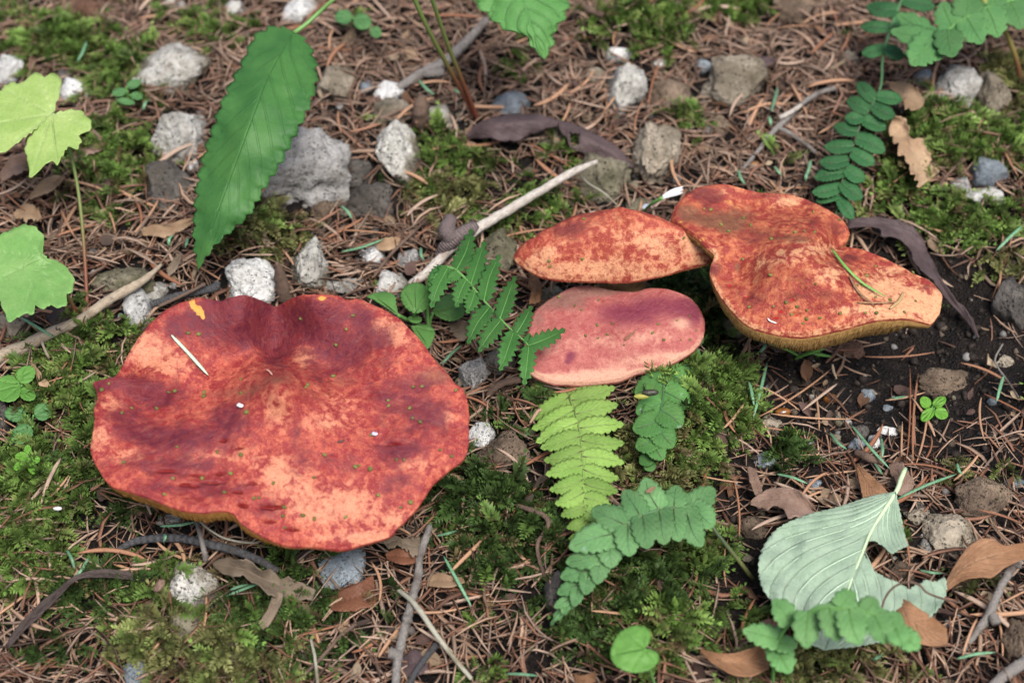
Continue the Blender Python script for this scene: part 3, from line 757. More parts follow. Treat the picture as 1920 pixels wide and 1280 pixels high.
# rubble: small rough pieces wedged between the stones and half sunk in the soil
RUB = [(440,350,120,90,26),(690,300,110,120,34),(600,470,130,60,34),(560,430,80,40,10),(740,480,90,70,22),(850,250,90,60,14),(1130,260,90,90,18),(1200,330,120,60,22),(1330,230,80,60,16),(230,560,110,60,20),(900,760,60,90,14),(1760,1010,120,90,26),(1690,1080,50,40,8),(1840,1160,70,70,14),(1500,790,120,80,16),(1700,780,160,110,22),(1430,980,60,70,10),(120,180,120,60,12),(460,100,120,60,10),(20,640,50,50,6),(300,250,100,100,14),(1160,110,80,40,8),(1850,230,70,60,8),(1840,380,60,40,8),(380,1130,60,60,8),(950,830,60,50,10),(1400,640,80,50,10),(820,560,80,60,6),(930,470,60,60,8)]
rv, rf = ico(2); RT = []
for s_ in range(14):
    r = np.random.default_rng(500 + s_); V = rv.copy()
    for _ in range(14):
        n_ = r.normal(size=3); n_ /= np.linalg.norm(n_); V -= np.clip(V @ n_ - r.uniform(.45, .9), 0, None)[:, None] * n_ * .9
    V = V * (1 + .16 * pn(V * 2.2, s_) + .12 * pn(V * 5, s_ + 3))[:, None]; RT.append(V * np.array([1, .85, .75]))
VV, FF, MI = [], [], []
for cx, cy, rx, ry, k in RUB:
    for _ in range(k):
        px, py = rng.normal(cx, rx * .55), rng.normal(cy, ry * .55); P = on_ground(px, py, fine=True); sz = rng.uniform(4, 13) * .00022 * (1.5 if rng.uniform() < .15 else 1)
        a_ = rng.uniform(0, 6.28); V = RT[rng.integers(0, 14)] * sz; V = np.stack([V[:, 0] * math.cos(a_) - V[:, 1] * math.sin(a_), V[:, 0] * math.sin(a_) + V[:, 1] * math.cos(a_), V[:, 2]], 1)
        FF.append(rf + len(VV) * len(rv)); VV.append(V + P + np.array([0, 0, sz * .25])); MI.append(np.full(len(rf), rng.choice(5, p=[.28, .22, .2, .2, .1])))
rub = build('rubble', np.vstack(VV), np.vstack(FF), SM['tan'], label='small rough grey-brown rubble half sunk between the stones', cat='rubble', kind='stuff')
for k in ('pale', 'dark', 'olive', 'blue'): rub.data.materials.append(SM[k])
rub.data.polygons.foreach_set('material_index', np.concatenate(MI).astype(np.int32))
# ------------------------------------------------------------------ where moss, needles and bare soil lie (photo pixels, on the ground)
MOSS = [  # cx, cy, rx, ry, amount, tone (0 dark green, 1 fresh, 2 olive-yellow)
 (110,80,130,70,.9,1),(235,150,90,60,.9,1),(60,40,90,40,.6,1),(380,60,100,50,.7,1),(210,300,110,80,.9,1),(190,380,80,40,.6,1),(490,440,90,50,1,2),(1210,40,95,60,1,1),(1390,12,90,40,1,1),(660,40,40,30,.4,1),
 (840,300,130,60,.6,1),(1035,285,50,40,.8,1),(880,280,60,50,.55,2),(740,330,80,60,.5,0),(830,375,110,50,.7,2),(1000,385,100,45,.7,1),(980,430,90,40,.6,1),(960,125,25,45,.6,1),(1285,230,40,30,.8,1),(1130,150,40,30,.5,1),
 (1770,260,110,65,1,1),(1890,170,60,70,.9,2),(1890,270,50,60,.7,1),(1800,420,110,55,1,1),(1680,350,90,45,1,1),(1740,310,80,40,.7,2),(1880,490,50,40,.7,2),(1620,330,40,30,.5,1),
 (150,680,100,90,1,1),(180,790,80,110,1,1),(100,760,60,60,.8,1),(60,930,130,110,1,1),(60,1050,110,80,1,1),(230,900,80,60,.7,0),(170,980,70,60,.5,0),
 (200,1110,130,70,.9,0),(330,1120,120,80,.8,1),(300,1190,130,70,.9,2),(420,1230,170,70,1,2),(520,1150,120,90,1,0),(560,1060,60,50,.9,0),(600,1200,80,70,.7,0),(90,1220,60,50,.6,0),(480,1080,60,40,.4,0),
 (880,930,110,70,1,0),(960,1000,110,110,1,0),(900,1080,60,60,.5,0),(1010,1090,70,60,.8,0),(930,780,50,40,.7,0),(960,800,60,50,.7,0),
 (1310,760,95,90,1.2,1),(1290,840,90,70,1.2,1),(1350,720,70,50,1,1),(1200,860,90,70,1,2),(1240,930,110,50,.9,2),(1180,1090,160,90,1,0),(1280,1040,80,60,1,1),(1120,1190,120,60,.8,0),(1270,1180,110,80,.8,1),(1080,1080,80,60,.8,0),(1250,1250,90,40,.6,1),
 (1300,560,100,60,1,0),(1350,610,60,50,.9,0),(1470,850,34,40,.9,0),(1530,1240,150,45,1,2),(1620,1215,90,40,.5,2),(1400,1180,60,70,.5,1),(1830,1090,50,40,.6,2),(1880,900,60,30,.6,2),(1780,890,40,40,.4,2),(740,1170,30,30,.4,0),(690,1130,40,40,.5,0),(880,1140,25,20,.7,1),(1000,760,60,40,.6,0),(910,1255,30,30,.7,1),
 (1690,1010,20,20,.5,1),(720,545,40,30,.4,1),(640,480,50,30,.3,1),(240,640,50,40,.8,1),
]
SOIL = [(1420,1080,110,150,1.0),(1560,780,160,90,.9),(1770,670,270,230,1.25),(1500,700,160,90,.9),(1660,740,330,150,1.0),(1780,590,170,120,1.0),(1560,640,200,80,.8),(1420,940,110,140,.8),(1380,1090,110,90,.7),(1650,470,90,60,.8),(850,340,170,80,.5),(1450,580,180,80,1.0),(1330,640,120,60,.8),(60,800,60,60,.5),(560,840,300,200,.4),(230,585,60,30,.8)]
def blob(px, py, L):
    v = np.zeros(px.shape)
    for a in L:
        v = np.maximum(v, a[4] * np.exp(-1.1 * (((px - a[0]) / a[2]) ** 2 + ((py - a[1]) / a[3]) ** 2)))
    return v
def moss_amount(x, y):
    P = np.stack([x, y, H(x, y, False)], -1); px, py = proj(P)
    m = blob(px, py, MOSS) + .35 * p2(x, y, 70, 31, 2) + .15 * p2(x, y, 200, 33)
    out = (np.abs(px - 960) > 1010) | (np.abs(py - 640) > 690)
    m = np.where(out, .25 + .6 * p2(x, y, 14, 35, 2), m)
    return m, px, py
def off_stones(x, y):
    ok = np.ones(x.shape, bool)
    for a, b, rx, ry in STONES: ok &= ((x - a) / rx) ** 2 + ((y - b) / ry) ** 2 > 1
    return ok
def scatter(n, x0=-.35, x1=.35, y0=-.225, y1=.38):
    return rng.uniform(x0, x1, n), rng.uniform(y0, y1, n)

def rot(az, tilt, roll):
    ca, sa, ct, st, cr, sr = np.cos(az), np.sin(az), np.cos(tilt), np.sin(tilt), np.cos(roll), np.sin(roll)
    z = np.zeros_like(az); o = np.ones_like(az)
    Rz = np.stack([ca, -sa, z, sa, ca, z, z, z, o], -1).reshape(-1, 3, 3)
    Ry = np.stack([ct, z, -st, z, o, z, st, z, ct], -1).reshape(-1, 3, 3)
    Rx = np.stack([o, z, z, z, cr, -sr, z, sr, cr], -1).reshape(-1, 3, 3)
    return Rz @ Ry @ Rx
def merge(temps, which, R, T, S, cols, cfun):
    """many copies of a few templates as one mesh; temps: list of (V, F, shade)"""
    VV, FF, CC, off = [], [], [], 0
    for k, (V, F, sh) in enumerate(temps):
        s = np.where(which == k)[0]
        if not len(s): continue
        v = np.einsum('nij,kj->nki', R[s], V) * S[s][:, None, None] + T[s][:, None, :]
        VV.append(v.reshape(-1, 3)); CC.append(cfun(cols[s][:, None, :], sh[None, :, None]).reshape(-1, 3))
        f = F[None] + (np.arange(len(s)) * len(V))[:, None, None] + off
        FF.append(f.reshape(-1, F.shape[1])); off += len(s) * len(V)
    return np.vstack(VV), np.vstack(FF), np.vstack(CC)

# ------------------------------------------------------------------ moss: feathery shoots with tiny leaves
def shoot(seed, n=13, wide=.30, curve=.25, three=True):
    r = np.random.default_rng(seed); V, F, S = [], [], []
    bend = r.uniform(-.25, .25)
    ax = lambda t: np.array([t, bend * t * t, curve * math.sin(t * 2.2) - .18 * t * t])
    for i in range(n):
        t = (i + .5) / n; p = ax(t); q = ax(min(1.02, t + .05)) - p; q /= np.linalg.norm(q)
        side = np.array([-q[1], q[0], 0]); up = np.cross(q, side)
        L = wide * (math.sin(math.pi * min(1, .18 + t * .86)) ** .7) * r.uniform(.8, 1.2)
        dirs = [(1, .25), (-1, .25)] + ([(r.uniform(-.4, .4), .9)] if three else [])
        for sx, uz in dirs:
            d = q * r.uniform(.55, .9) + side * sx * r.uniform(.7, 1.0) + up * (uz + r.uniform(-.2, .3)); d /= np.linalg.norm(d)
            wv = np.cross(d, up); wv /= np.linalg.norm(wv) + 1e-9; b = len(V); wd = L * .20
            m = p + d * L * .45
            V += [p, m + wv * wd - up * .01, p + d * L + up * .02, m - wv * wd - up * .01]; F.append((b, b + 1, b + 2, b + 3))
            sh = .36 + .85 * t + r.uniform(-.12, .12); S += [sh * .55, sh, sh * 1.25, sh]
    # a tuft at the tip
    p = ax(1.0)
    for k in range(3):
        d = np.array([1, r.uniform(-.5, .5), r.uniform(.1, .5)]); d /= np.linalg.norm(d); wv = np.array([-d[1], d[0], 0]); b = len(V)
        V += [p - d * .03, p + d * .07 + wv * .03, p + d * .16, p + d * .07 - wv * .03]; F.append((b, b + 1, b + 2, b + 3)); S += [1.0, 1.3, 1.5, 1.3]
    return np.array(V), np.array(F), np.array(S)
MT = [shoot(s, n=random.choice((10, 11, 12)), wide=random.uniform(.24, .36), curve=random.uniform(.15, .4)) for s in range(10)]
x, y = scatter(160000); m, px, py = moss_amount(x, y)
keep = (rng.uniform(0, 1, len(x)) < np.clip((m - .26) * 2.0, 0, 1) * .44) & (off_stones(x, y) | (rng.uniform(0, 1, len(x)) < .04))
x, y, px, py, m = x[keep], y[keep], px[keep], py[keep], m[keep]
n = len(x); az = rng.normal(-1.57, 1.15, n); tilt = rng.uniform(-.1, .75, n)
T = np.stack([x, y, H(x, y) + rng.uniform(-.001, .0065, n) * np.clip(m, .3, 1)], -1)
S = rng.uniform(.0065, .0150, n)
tone = np.zeros(n); best = np.zeros(n)
for a in MOSS:
    v = a[4] * np.exp(-1.1 * (((px - a[0]) / a[2]) ** 2 + ((py - a[1]) / a[3]) ** 2)); tone = np.where(v > best, a[5], tone); best = np.maximum(best, v)
tone = np.clip(tone + rng.normal(0, .35, n), 0, 2)
cA, cB, cC, cD = np.array([.066, .132, .032]), np.array([.210, .355, .076]), np.array([.27, .28, .105]), np.array([.24, .19, .09])
c = np.where((tone < 1)[:, None], cA + (cB - cA) * np.clip(tone, 0, 1)[:, None], cB + (cC - cB) * np.clip(tone - 1, 0, 1)[:, None])
c = np.where((rng.uniform(0, 1, n) < .05)[:, None], cD, c) * rng.uniform(.55, 1.35, n)[:, None]
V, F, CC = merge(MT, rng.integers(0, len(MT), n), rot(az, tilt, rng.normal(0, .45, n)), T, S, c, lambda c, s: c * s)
print('moss shoots', n, 'faces', len(F))
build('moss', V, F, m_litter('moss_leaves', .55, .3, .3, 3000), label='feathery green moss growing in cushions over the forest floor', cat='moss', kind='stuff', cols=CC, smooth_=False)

# ------------------------------------------------------------------ needles
def needle_t(seed, rings=4, ns=3, wid=.044):
    r = np.random.default_rng(seed); t = np.linspace(-.5, .5, rings); b = r.normal(0, .17); b2 = r.normal(0, .06)
    C = np.stack([t, b * (1 - 4 * t * t) * .6, b2 * (1 - 4 * t * t)], 1)
    R = wid * np.array([.5, 1.0, .95, .25]) * r.uniform(.55, 1.35)
    V, F, uv = tube_geo(C, R, ns, flat=.6)
    q = np.vstack([np.stack([F[0][:, 0], F[0][:, 1], F[0][:, 2]], 1), np.stack([F[0][:, 0], F[0][:, 2], F[0][:, 3]], 1)])
    return V[:-2], q, np.repeat(r.uniform(.85, 1.1, rings), ns)
NTs = [needle_t(40 + s) for s in range(14)]
RED, TAN, GRY, DRK = np.array([.215, .105, .066]), np.array([.37, .245, .17]), np.array([.345, .245, .185]), np.array([.10, .056, .040])
def needle_density(x, y):
    m, px, py = moss_amount(x, y)
    d = 1 - .95 * blob(px, py, SOIL) - .70 * np.clip((m - .25) * 1.6, 0, 1) + .25 * p2(x, y, 40, 51, 2)
    return np.clip(d, .03, 1), px, py, m
x, y = scatter(57000); d, px, py, m = needle_density(x, y)
keep = (rng.uniform(0, 1, len(x)) < d * .80) & (off_stones(x, y) | (rng.uniform(0, 1, len(x)) < .015))
x, y, px, py, d, m = x[keep], y[keep], px[keep], py[keep], d[keep], m[keep]; n = len(x)
az = p2(x, y, 22, 61, 2) * 3.2 + rng.normal(0, .9, n)
lay = rng.uniform(0, 1, n)
T = np.stack([x, y, H(x, y) + .0006 + lay * (.0052 * d + .007 * np.clip(m, 0, 1))], -1)
c = np.where((rng.uniform(0, 1, n) < .5)[:, None], RED, TAN); u = rng.uniform(0, 1, n)
c = np.where((u < .22)[:, None], GRY, c); c = np.where((u > .86)[:, None], DRK, c)
up = np.clip((520 - py) / 520, 0, 1)[:, None]; c = c * (1 - .42 * up) + GRY * .42 * up
c = c * rng.uniform(.45, 1.3, n)[:, None]
V, F, CC = merge(NTs, rng.integers(0, len(NTs), n), rot(az, rng.normal(0, .16, n), rng.uniform(0, 6.28, n)), T, rng.uniform(.010, .021, n), c, lambda c, s: c * s)
print('needles', n, 'faces', len(F))
build('needle_litter', V, F, m_litter('dry_needle_litter', .6, .3), label='deep litter of dry reddish-brown conifer needles', cat='needle litter', kind='stuff', cols=CC)

# the needles that lie on top and can be told apart, one object each
nm = m_needle('dry_needle', (.24, .10, .052), (.43, .25, .15), (.40, .29, .22))
NM = [mesh('conifer_needle', *(lambda a: (a[0], a[1]))(tube_geo(np.stack([np.linspace(-.5, .5, 9), random.uniform(-.11, .11) * (1 - 4 * np.linspace(-.5, .5, 9) ** 2), random.uniform(-.03, .06) * (1 - 4 * np.linspace(-.5, .5, 9) ** 2)], 1),
      .037 * np.array([.4, .8, 1, 1, 1, .98, .9, .7, .2]) * random.uniform(.8, 1.2), 6, flat=.55))) for _ in range(12)]
for me in NM: me.materials.append(nm)
STONE_AT = [(*[float(q) for q in proj(np.array(o.location))], o['label']) for o in COL.objects if o.name.split('.')[0] == 'stone']
NLAB = 'dry reddish-brown conifer needle lying loose on top of the litter'
def put_needle(P, az, tilt, L, me=None, roll=0.):
    o = link('conifer_needle', me or random.choice(NM), None, None, P)
    o.rotation_euler = (roll, -tilt, az); o.scale = (L, L, L)
    qx, qy = (float(v) for v in proj(np.array(P)))
    L_ = min(STONE_AT, key=lambda s: (s[0] - qx) ** 2 + (s[1] - qy) ** 2)[2].split(' ')
    return tag(o, 'dry reddish-brown needle near the ' + ' '.join(L_[:11]), 'needle', 'dry needles on top of the litter')
def needle_px(a, b, dz=.004, w=1.0):
    A, B = on_ground(*a, dz), on_ground(*b, dz); d = B - A; L = np.linalg.norm(d)
    o = put_needle((A + B) / 2, math.atan2(d[1], d[0]), math.asin(d[2] / L), L); o.scale = (L, .0125 * w, .0125 * w); return o
HAND = [((1700,862),(1706,690)),((1712,862),(1722,700)),((1718,868),(1740,745)),((1425,780),(1560,690)),((1445,775),(1600,785)),((1530,740),(1536,805)),((1480,790),(1570,890)),((1555,865),(1545,800)),((1690,872),(1692,790)),((1735,860),(1745,815)),((1840,745),(1846,825)),((1838,805),(1880,850)),((1845,738),(1920,775)),((1400,715),(1500,770)),((1620,668),(1752,660)),((1660,750),(1735,735)),((1510,895),(1630,880)),((1475,890),(1560,950)),((1770,885),(1735,905)),((1705,960),(1730,880)),
 ((1375,895),(1385,1015)),((1365,1010),(1362,1100)),((1470,1140),(1480,1215)),((1545,1180),(1605,1245)),((945,995),(900,1065)),((1010,910),(945,985)),((960,885),(905,875)),((880,870),(940,900)),((640,1280),(700,1180)),((650,1270),(720,1175)),((575,1140),(610,1230)),((600,1215),(575,1150)),((200,640),(215,705)),((208,650),(232,710)),((30,1180),(95,1080)),((105,1230),(60,1280)),((270,1240),(330,1180)),((470,1130),(465,1230)),((90,990),(100,1090)),((220,1050),(165,1085)),((420,1010),(370,1040)),((395,1250),(300,1215)),((880,1085),(850,1160)),((1690,480),(1760,440)),((1860,560),(1905,400)),((1870,560),(1880,420)),((1240,110),(1215,210)),((1135,230),(1130,150)),((1340,200),(1385,250)),((1380,195),(1460,260)),((1880,1230),(1860,1120)),((1790,1150),(1830,1180)),((1820,910),(1870,945)),((1790,335),(1725,345)),((1735,405),(1722,350)),((1760,290),(1830,210))]
for a, b in HAND: needle_px(a, b)
k = len(HAND)
while k < 300:
    xx, yy = scatter(1, -.24, .24, -.155, .235); dd, ppx, ppy, mm_ = needle_density(xx, yy)
    if not (20 < ppx[0] < 1900 and 20 < ppy[0] < 1260) or rng.uniform() > dd[0] or not off_stones(xx, yy)[0]: continue
    if 200 < ppx[0] < 860 and 580 < ppy[0] < 980: continue
    put_needle((xx[0], yy[0], float(H(xx, yy)[0]) + .0048 + rng.uniform(0, .003)), rng.uniform(0, 6.28), rng.normal(0, .12), rng.uniform(.016, .026), roll=rng.uniform(-1, 1)); k += 1

# ------------------------------------------------------------------ crumbs of soil and scraps of leaf and bark
iv, if_ = ico(1)
CT = []
for s in range(8):
    q = iv * (1 + .75 * pn(iv * 1.9, 70 + s) + .5 * pn(iv * 4.3, 80 + s))[:, None] * np.array([1, .85, .7]); CT.append((q, if_, np.ones(len(q))))
x, y = scatter(90000); m, px, py = moss_amount(x, y); so = blob(px, py, SOIL)
keep = rng.uniform(0, 1, len(x)) < .035 + .40 * so * (1 - np.clip(m, 0, 1))
x, y = x[keep], y[keep]; n = len(x); S = .0004 + .0022 * rng.uniform(0, 1, n) ** 5
c = np.where((rng.uniform(0, 1, n) < .9)[:, None], np.array([.020, .015, .012]), np.array([.075, .057, .042])); c = np.where((rng.uniform(0, 1, n) < .04)[:, None], np.array([.26, .25, .24]), c) * rng.uniform(.5, 1.5, n)[:, None]
V, F, CC = merge(CT, rng.integers(0, 8, n), rot(rng.uniform(0, 6.28, n), rng.uniform(0, 3, n), rng.uniform(0, 3, n)), np.stack([x, y, H(x, y) + S * .3], -1), S, c, lambda c, s: c * s)
print('crumbs', n, len(F))
build('soil_crumbs', V, F, m_litter('soil_crumb', .8, .35, 0, 1500), label='loose dark crumbs and grit lying on the damp soil', cat='soil crumbs', kind='stuff', cols=CC, smooth_=False)
def scrap(seed):
    r = np.random.default_rng(seed); nu, nv = 5, 4
    u = np.linspace(-1, 1, nu)[:, None]; v = np.linspace(-1, 1, nv)[None]; wd = np.clip(1 - np.abs(u) ** 2 * r.uniform(.5, .95), .15, 1) * r.uniform(.3, .6)
    X = u + v * 0; Yv = v * wd + r.normal(0, .06, (nu, nv)); Zv = r.uniform(-.2, .5) * v * v * .5 + .25 * r.normal() * u * u + r.normal(0, .06, (nu, nv))
    return np.stack([X, Yv, Zv], -1).reshape(-1, 3), grid_faces(nu, nv), r.uniform(.8, 1.15, nu * nv)
ST = [scrap(s) for s in range(10)]
x, y = scatter(9000); d, px, py, m = needle_density(x, y)
keep = (rng.uniform(0, 1, len(x)) < .14 + .1 * d) & off_stones(x, y); x, y = x[keep], y[keep]; n = len(x)
c = np.array([[.16, .085, .05], [.27, .19, .12], [.10, .06, .05], [.36, .28, .19], [.07, .05, .04]])[rng.integers(0, 5, n)] * rng.uniform(.6, 1.2, n)[:, None]
V, F, CC = merge(ST, rng.integers(0, 10, n), rot(rng.uniform(0, 6.28, n), rng.normal(0, .35, n), rng.normal(0, .5, n)), np.stack([x, y, H(x, y) + rng.uniform(.001, .006, n)], -1), rng.uniform(.0016, .0052, n), c, lambda c, s: c * s)
build('leaf_scraps', V, F, m_litter('leaf_scrap', .7, .25, .1, 1500), label='small brown scraps of dead leaf and bark in the litter', cat='leaf scraps', kind='stuff', cols=CC)
# ------------------------------------------------------------------ leaves
def teeth_of(kind, t, n):
    f = (t * n) % 1.0
    if kind == 'saw': return np.where(f < .78, f / .78, (1 - f) / .22) - .5
    if kind == 'scallop': return np.abs(np.sin(math.pi * t * n)) ** .55 - .6
    return t * 0
def leaf(name, mid, L=None, R=None, w=None, wr=None, teeth=None, fold=0., curl=0., wave=0., quilt=0., nq=9, skew=.35, nu=48, nv=15, mat=None, parent=None, holes=None, solid=.00022, droop=0., zabs=False, ragged=0., seed=0, double=None, veins=0, vmat=None, vr=.9, **kw):
    """a leaf blade: mid = [(px, py, height above ground)], edges traced (L, R) or half widths w in px"""
    Mi = spline(mid, nu); t = np.linspace(0, 1, nu)
    T = np.gradient(Mi[:, :2], axis=0); T /= np.linalg.norm(T, axis=1)[:, None] + 1e-9
    Nn = np.stack([T[:, 1], -T[:, 0]], 1)
    if L is not None:
        Lp, Rp = spline(L, nu)[:, :2], spline(R, nu)[:, :2]
    else:
        prof = lambda q: np.interp(t, np.linspace(0, 1, len(q)), q)
        def sm(q):
            v = spline(np.stack([np.linspace(0, 100, len(q)), q], 1), 200); return np.clip(np.interp(t * 100, v[:, 0], v[:, 1]), 0, None)
        Lp = Mi[:, :2] + Nn * sm(w)[:, None]; Rp = Mi[:, :2] - Nn * sm(wr or w)[:, None]
    OL, OR = np.zeros_like(Lp), np.zeros_like(Rp)
    if teeth:
        for E, OO in ((Lp, OL), (Rp, OR)):
            d = E - Mi[:, :2]; ln = np.linalg.norm(d, axis=1)[:, None] + 1e-6; d = d / ln
            o = teeth_of(teeth[0], t, teeth[1]) * teeth[2]
            if double: o = o + teeth_of(teeth[0], t, teeth[1] * double) * teeth[2] * .35
            OO += d * (np.minimum(o, ln[:, 0] * 2) * smooth(0, .04, t) * smooth(1.0, .93, t))[:, None]
    if ragged:
        for s_, E in ((0, Lp), (9, Rp)):
            d = E - Mi[:, :2]; E += d * (ragged * fbm(np.stack([t * 9, t * 0 + seed, t * 0 + s_], -1), 3, seed))[:, None]
    v = np.linspace(-1, 1, nv)
    a = np.abs(v)[None, :, None]; av = a
    if curl:
        av = np.sin(a * curl) / math.sin(min(curl, 1.5)) if curl < 1.5 else np.sin(a * curl)
    E = np.where((v < 0)[None, :, None], Lp[:, None], Rp[:, None])
    Q = Mi[:, None, :2] * (1 - av) + E * av + np.where((v < 0)[None, :, None], OL[:, None], OR[:, None]) * smooth(.55, 1.0, a)
    wd = np.linalg.norm(E - Mi[:, None, :2], axis=-1) * .00022
    zg = on_ground(Mi[:, 0], Mi[:, 1], Mi[:, 2])[:, 2] if not zabs else Mi[:, 2]
    if not zabs: zg = np.convolve(np.pad(zg, 4, 'edge'), np.ones(9) / 9, 'valid')
    z = zg[:, None] + fold * a[..., 0] * wd - droop * (a[..., 0] ** 2) * wd
    if curl: z = z + (1 - np.cos(a[..., 0] * curl)) / max(math.sin(min(curl, 1.5)), .3) * wd * np.sign(curl)
    if quilt:
        f = (t[:, None] * nq - a[..., 0] * skew * nq) % 1.0
        z = z + quilt * np.sin(f * math.pi) * smooth(0, .25, a[..., 0]) * smooth(1.0, .8, a[..., 0])
    if wave: z = z + wave * fbm(np.stack([Q[..., 0] * .016, Q[..., 1] * .016, Q[..., 0] * 0 + seed], -1), 2, seed) * (.3 + .7 * a[..., 0])
    P = U(Q[..., 0], Q[..., 1], z)
    F = grid_faces(nu, nv)
    if holes:
        qc = Q.reshape(-1, 2)[F].mean(1); keep = np.ones(len(F), bool)
        for h in holes: keep &= ~in_poly(qc[:, 0], qc[:, 1], h)
        F = F[keep]
    uv = np.stack(np.broadcast_arrays((v * .5 + .5)[None], t[:, None]), -1).reshape(-1, 2)
    o = build(name, P.reshape(-1, 3), F, mat, parent, uv=uv, solid=solid, **kw)
    if veins and vmat:
        for j in range(0, veins):
            for sg in (-1, 1):
                aa = np.linspace(.02, .93, 10); tt = (j + .15) / nq + aa * skew
                ok = tt < .97
                if ok.sum() < 4: continue
                aa, tt = aa[ok], tt[ok]
                ti = tt * (nu - 1); t0 = np.clip(ti.astype(int), 0, nu - 2); ft = (ti - t0)[:, None]
                vi = (sg * aa + 1) / 2 * (nv - 1); v0 = np.clip(vi.astype(int), 0, nv - 2); fv = (vi - v0)[:, None]
                pts = (P[t0, v0] * (1 - ft) + P[t0 + 1, v0] * ft) * (1 - fv) + (P[t0, v0 + 1] * (1 - ft) + P[t0 + 1, v0 + 1] * ft) * fv
                if holes:
                    qx, qy = proj(pts); bad = np.zeros(len(pts), bool)
                    for h in holes: bad |= in_poly(qx, qy, h)
                    if bad.any(): pts = pts[:int(np.argmax(bad))]
                    if len(pts) < 4: continue
                pts = pts + np.array([0, 0, .00028])
                V, Fv, uvv = tube_geo(pts, np.linspace(vr, vr * .35, len(pts)) * .00022, 5, .6)
                build('vein', V, Fv, vmat, o, uv=uvv)
    return o

def blade(name, outline, c, dz, mat, parent=None, veins_from=None, veins=(), teeth=None, cup=0., wave=.0006, N=130, M=14, solid=.00022, slope=(0, 0), rib=.0006, **kw):
    """a leaf or leaflet traced all round, polar mesh about c; veins run from veins_from to the given photo points"""
    c = np.asarray(c, float); th, r = closed_radius(outline, c, N)
    if teeth: r = r + teeth_of(teeth[0], np.linspace(0, 1, N, endpoint=False), teeth[1]) * teeth[2]
    s = np.linspace(0, 1, M)
    qx = c[0] + s[:, None] * r * np.cos(th); qy = c[1] + s[:, None] * r * np.sin(th)
    vm = np.zeros(qx.shape); vf = np.asarray(veins_from if veins_from is not None else c, float)
    for e in veins:
        e = np.asarray(e, float); d = e - vf; L = np.hypot(*d); d /= L
        a = (qx - vf[0]) * d[0] + (qy - vf[1]) * d[1]; b = np.abs((qx - vf[0]) * d[1] - (qy - vf[1]) * d[0])
        vm = np.maximum(vm, smooth(2.6, .6, b) * ((a > -2) & (a < L)) * (1 - .6 * np.clip(a / L, 0, 1)))
    z0 = on_ground(c[0], c[1], dz)[2]
    z = z0 + cup * .00022 * np.mean(r) * s[:, None] ** 2 + (qx - c[0]) * .00022 * slope[0] + (qy - c[1]) * .00022 * slope[1] - rib * vm
    z = z + wave * fbm(np.stack([qx * .03, qy * .03, qx * 0 + c[0]], -1), 2, 8) * s[:, None]
    P = U(qx, qy, z)
    i = np.arange(M - 1)[:, None] * N; j = np.arange(N)[None]; k = (j + 1) % N
    Q = np.stack([i + j, i + k, i + N + k, i + N + j], -1).reshape(-1, 4)
    return build(name, P.reshape(-1, 3), Q, mat, parent, attrs={'vein': vm.ravel()}, solid=solid, **kw)

def stem(name, pts, mat, parent=None, n=24, ns=8, rough=0., label=None, cat=None, group=None, flat=1.0):
    P, R = gpath(pts, n); V, F, uv = tube_geo(P, R, ns, flat, rough, seed=int(pts[0][0]) % 40)
    return build(name, V, F, mat, parent, label=label, cat=cat, group=group, uv=uv)

G = {}
G['long'] = m_leaf('long_leaf_green', (.038, .135, .034), (.070, .195, .048), (.040, .125, .035), 11, .3, .22, .3, bumpd=.0006, vw=.93, midw=.03, rough=.42)
G['toplf'] = m_leaf('top_leaf_green', (.085, .235, .062), (.12, .29, .085), (.075, .20, .06), 8, .35, .3, .45)
G['lime'] = m_leafattr('lime_leaf', (.34, .50, .14), (.46, .60, .21), (.50, .62, .30), .38, .5)
G['lobe'] = m_leafattr('lobed_leaf_green', (.18, .38, .10), (.25, .44, .14), (.32, .50, .21), .3, .6)
G['viola'] = m_leafattr('violet_leaf_green', (.075, .20, .045), (.12, .27, .07), (.16, .30, .10), .25, .5)
G['seed'] = m_leafattr('seedling_green', (.13, .33, .035), (.17, .40, .06), (.22, .42, .10), .25, .4, .3)
G['heart'] = m_leafattr('heart_leaf_green', (.12, .30, .055), (.16, .36, .08), (.11, .27, .05), .3, .4)
G['small'] = m_leafattr('small_leaf_green', (.075, .20, .065), (.11, .26, .085), (.15, .30, .12), .25, .5)
G['fern_d'] = m_leaf('dark_fern_green', (.035, .125, .026), (.060, .175, .040), (.10, .22, .07), 6, .4, .22, .5)
G['fern_l'] = m_leaf('bright_fern_green', (.23, .40, .085), (.30, .47, .115), (.34, .50, .16), 7, .4, .3, .4)
G['fern_b'] = m_leaf('blue_fern_green', (.105, .25, .090), (.150, .305, .118), (.21, .37, .17), 5, .45, .22, .5, spots=(.22, .36, .24))
G['fern_m'] = m_leaf('mid_fern_green', (.075, .215, .055), (.115, .27, .070), (.20, .34, .16), 5, .45, .25, .5, spots=(.25, .38, .25))
G['fern_u'] = m_leaf('upper_fern_green', (.030, .115, .040), (.050, .150, .052), (.08, .19, .08), 5, .45, .2, .45)
G['fern_t'] = m_leaf('top_fern_green', (.080, .215, .070), (.115, .265, .090), (.11, .26, .10), 5, .45, .25, .4)
G['fern_f'] = m_leaf('near_fern_green', (.14, .33, .11), (.20, .39, .145), (.19, .37, .14), 5, .45, .3, .35)
G['under'] = m_leaf('pale_leaf_underside', (.36, .50, .36), (.43, .56, .42), (.46, .58, .40), 11, .55, .25, .45, spots=None, rough=.65, vw=.86, bumpd=.002, midw=.045)
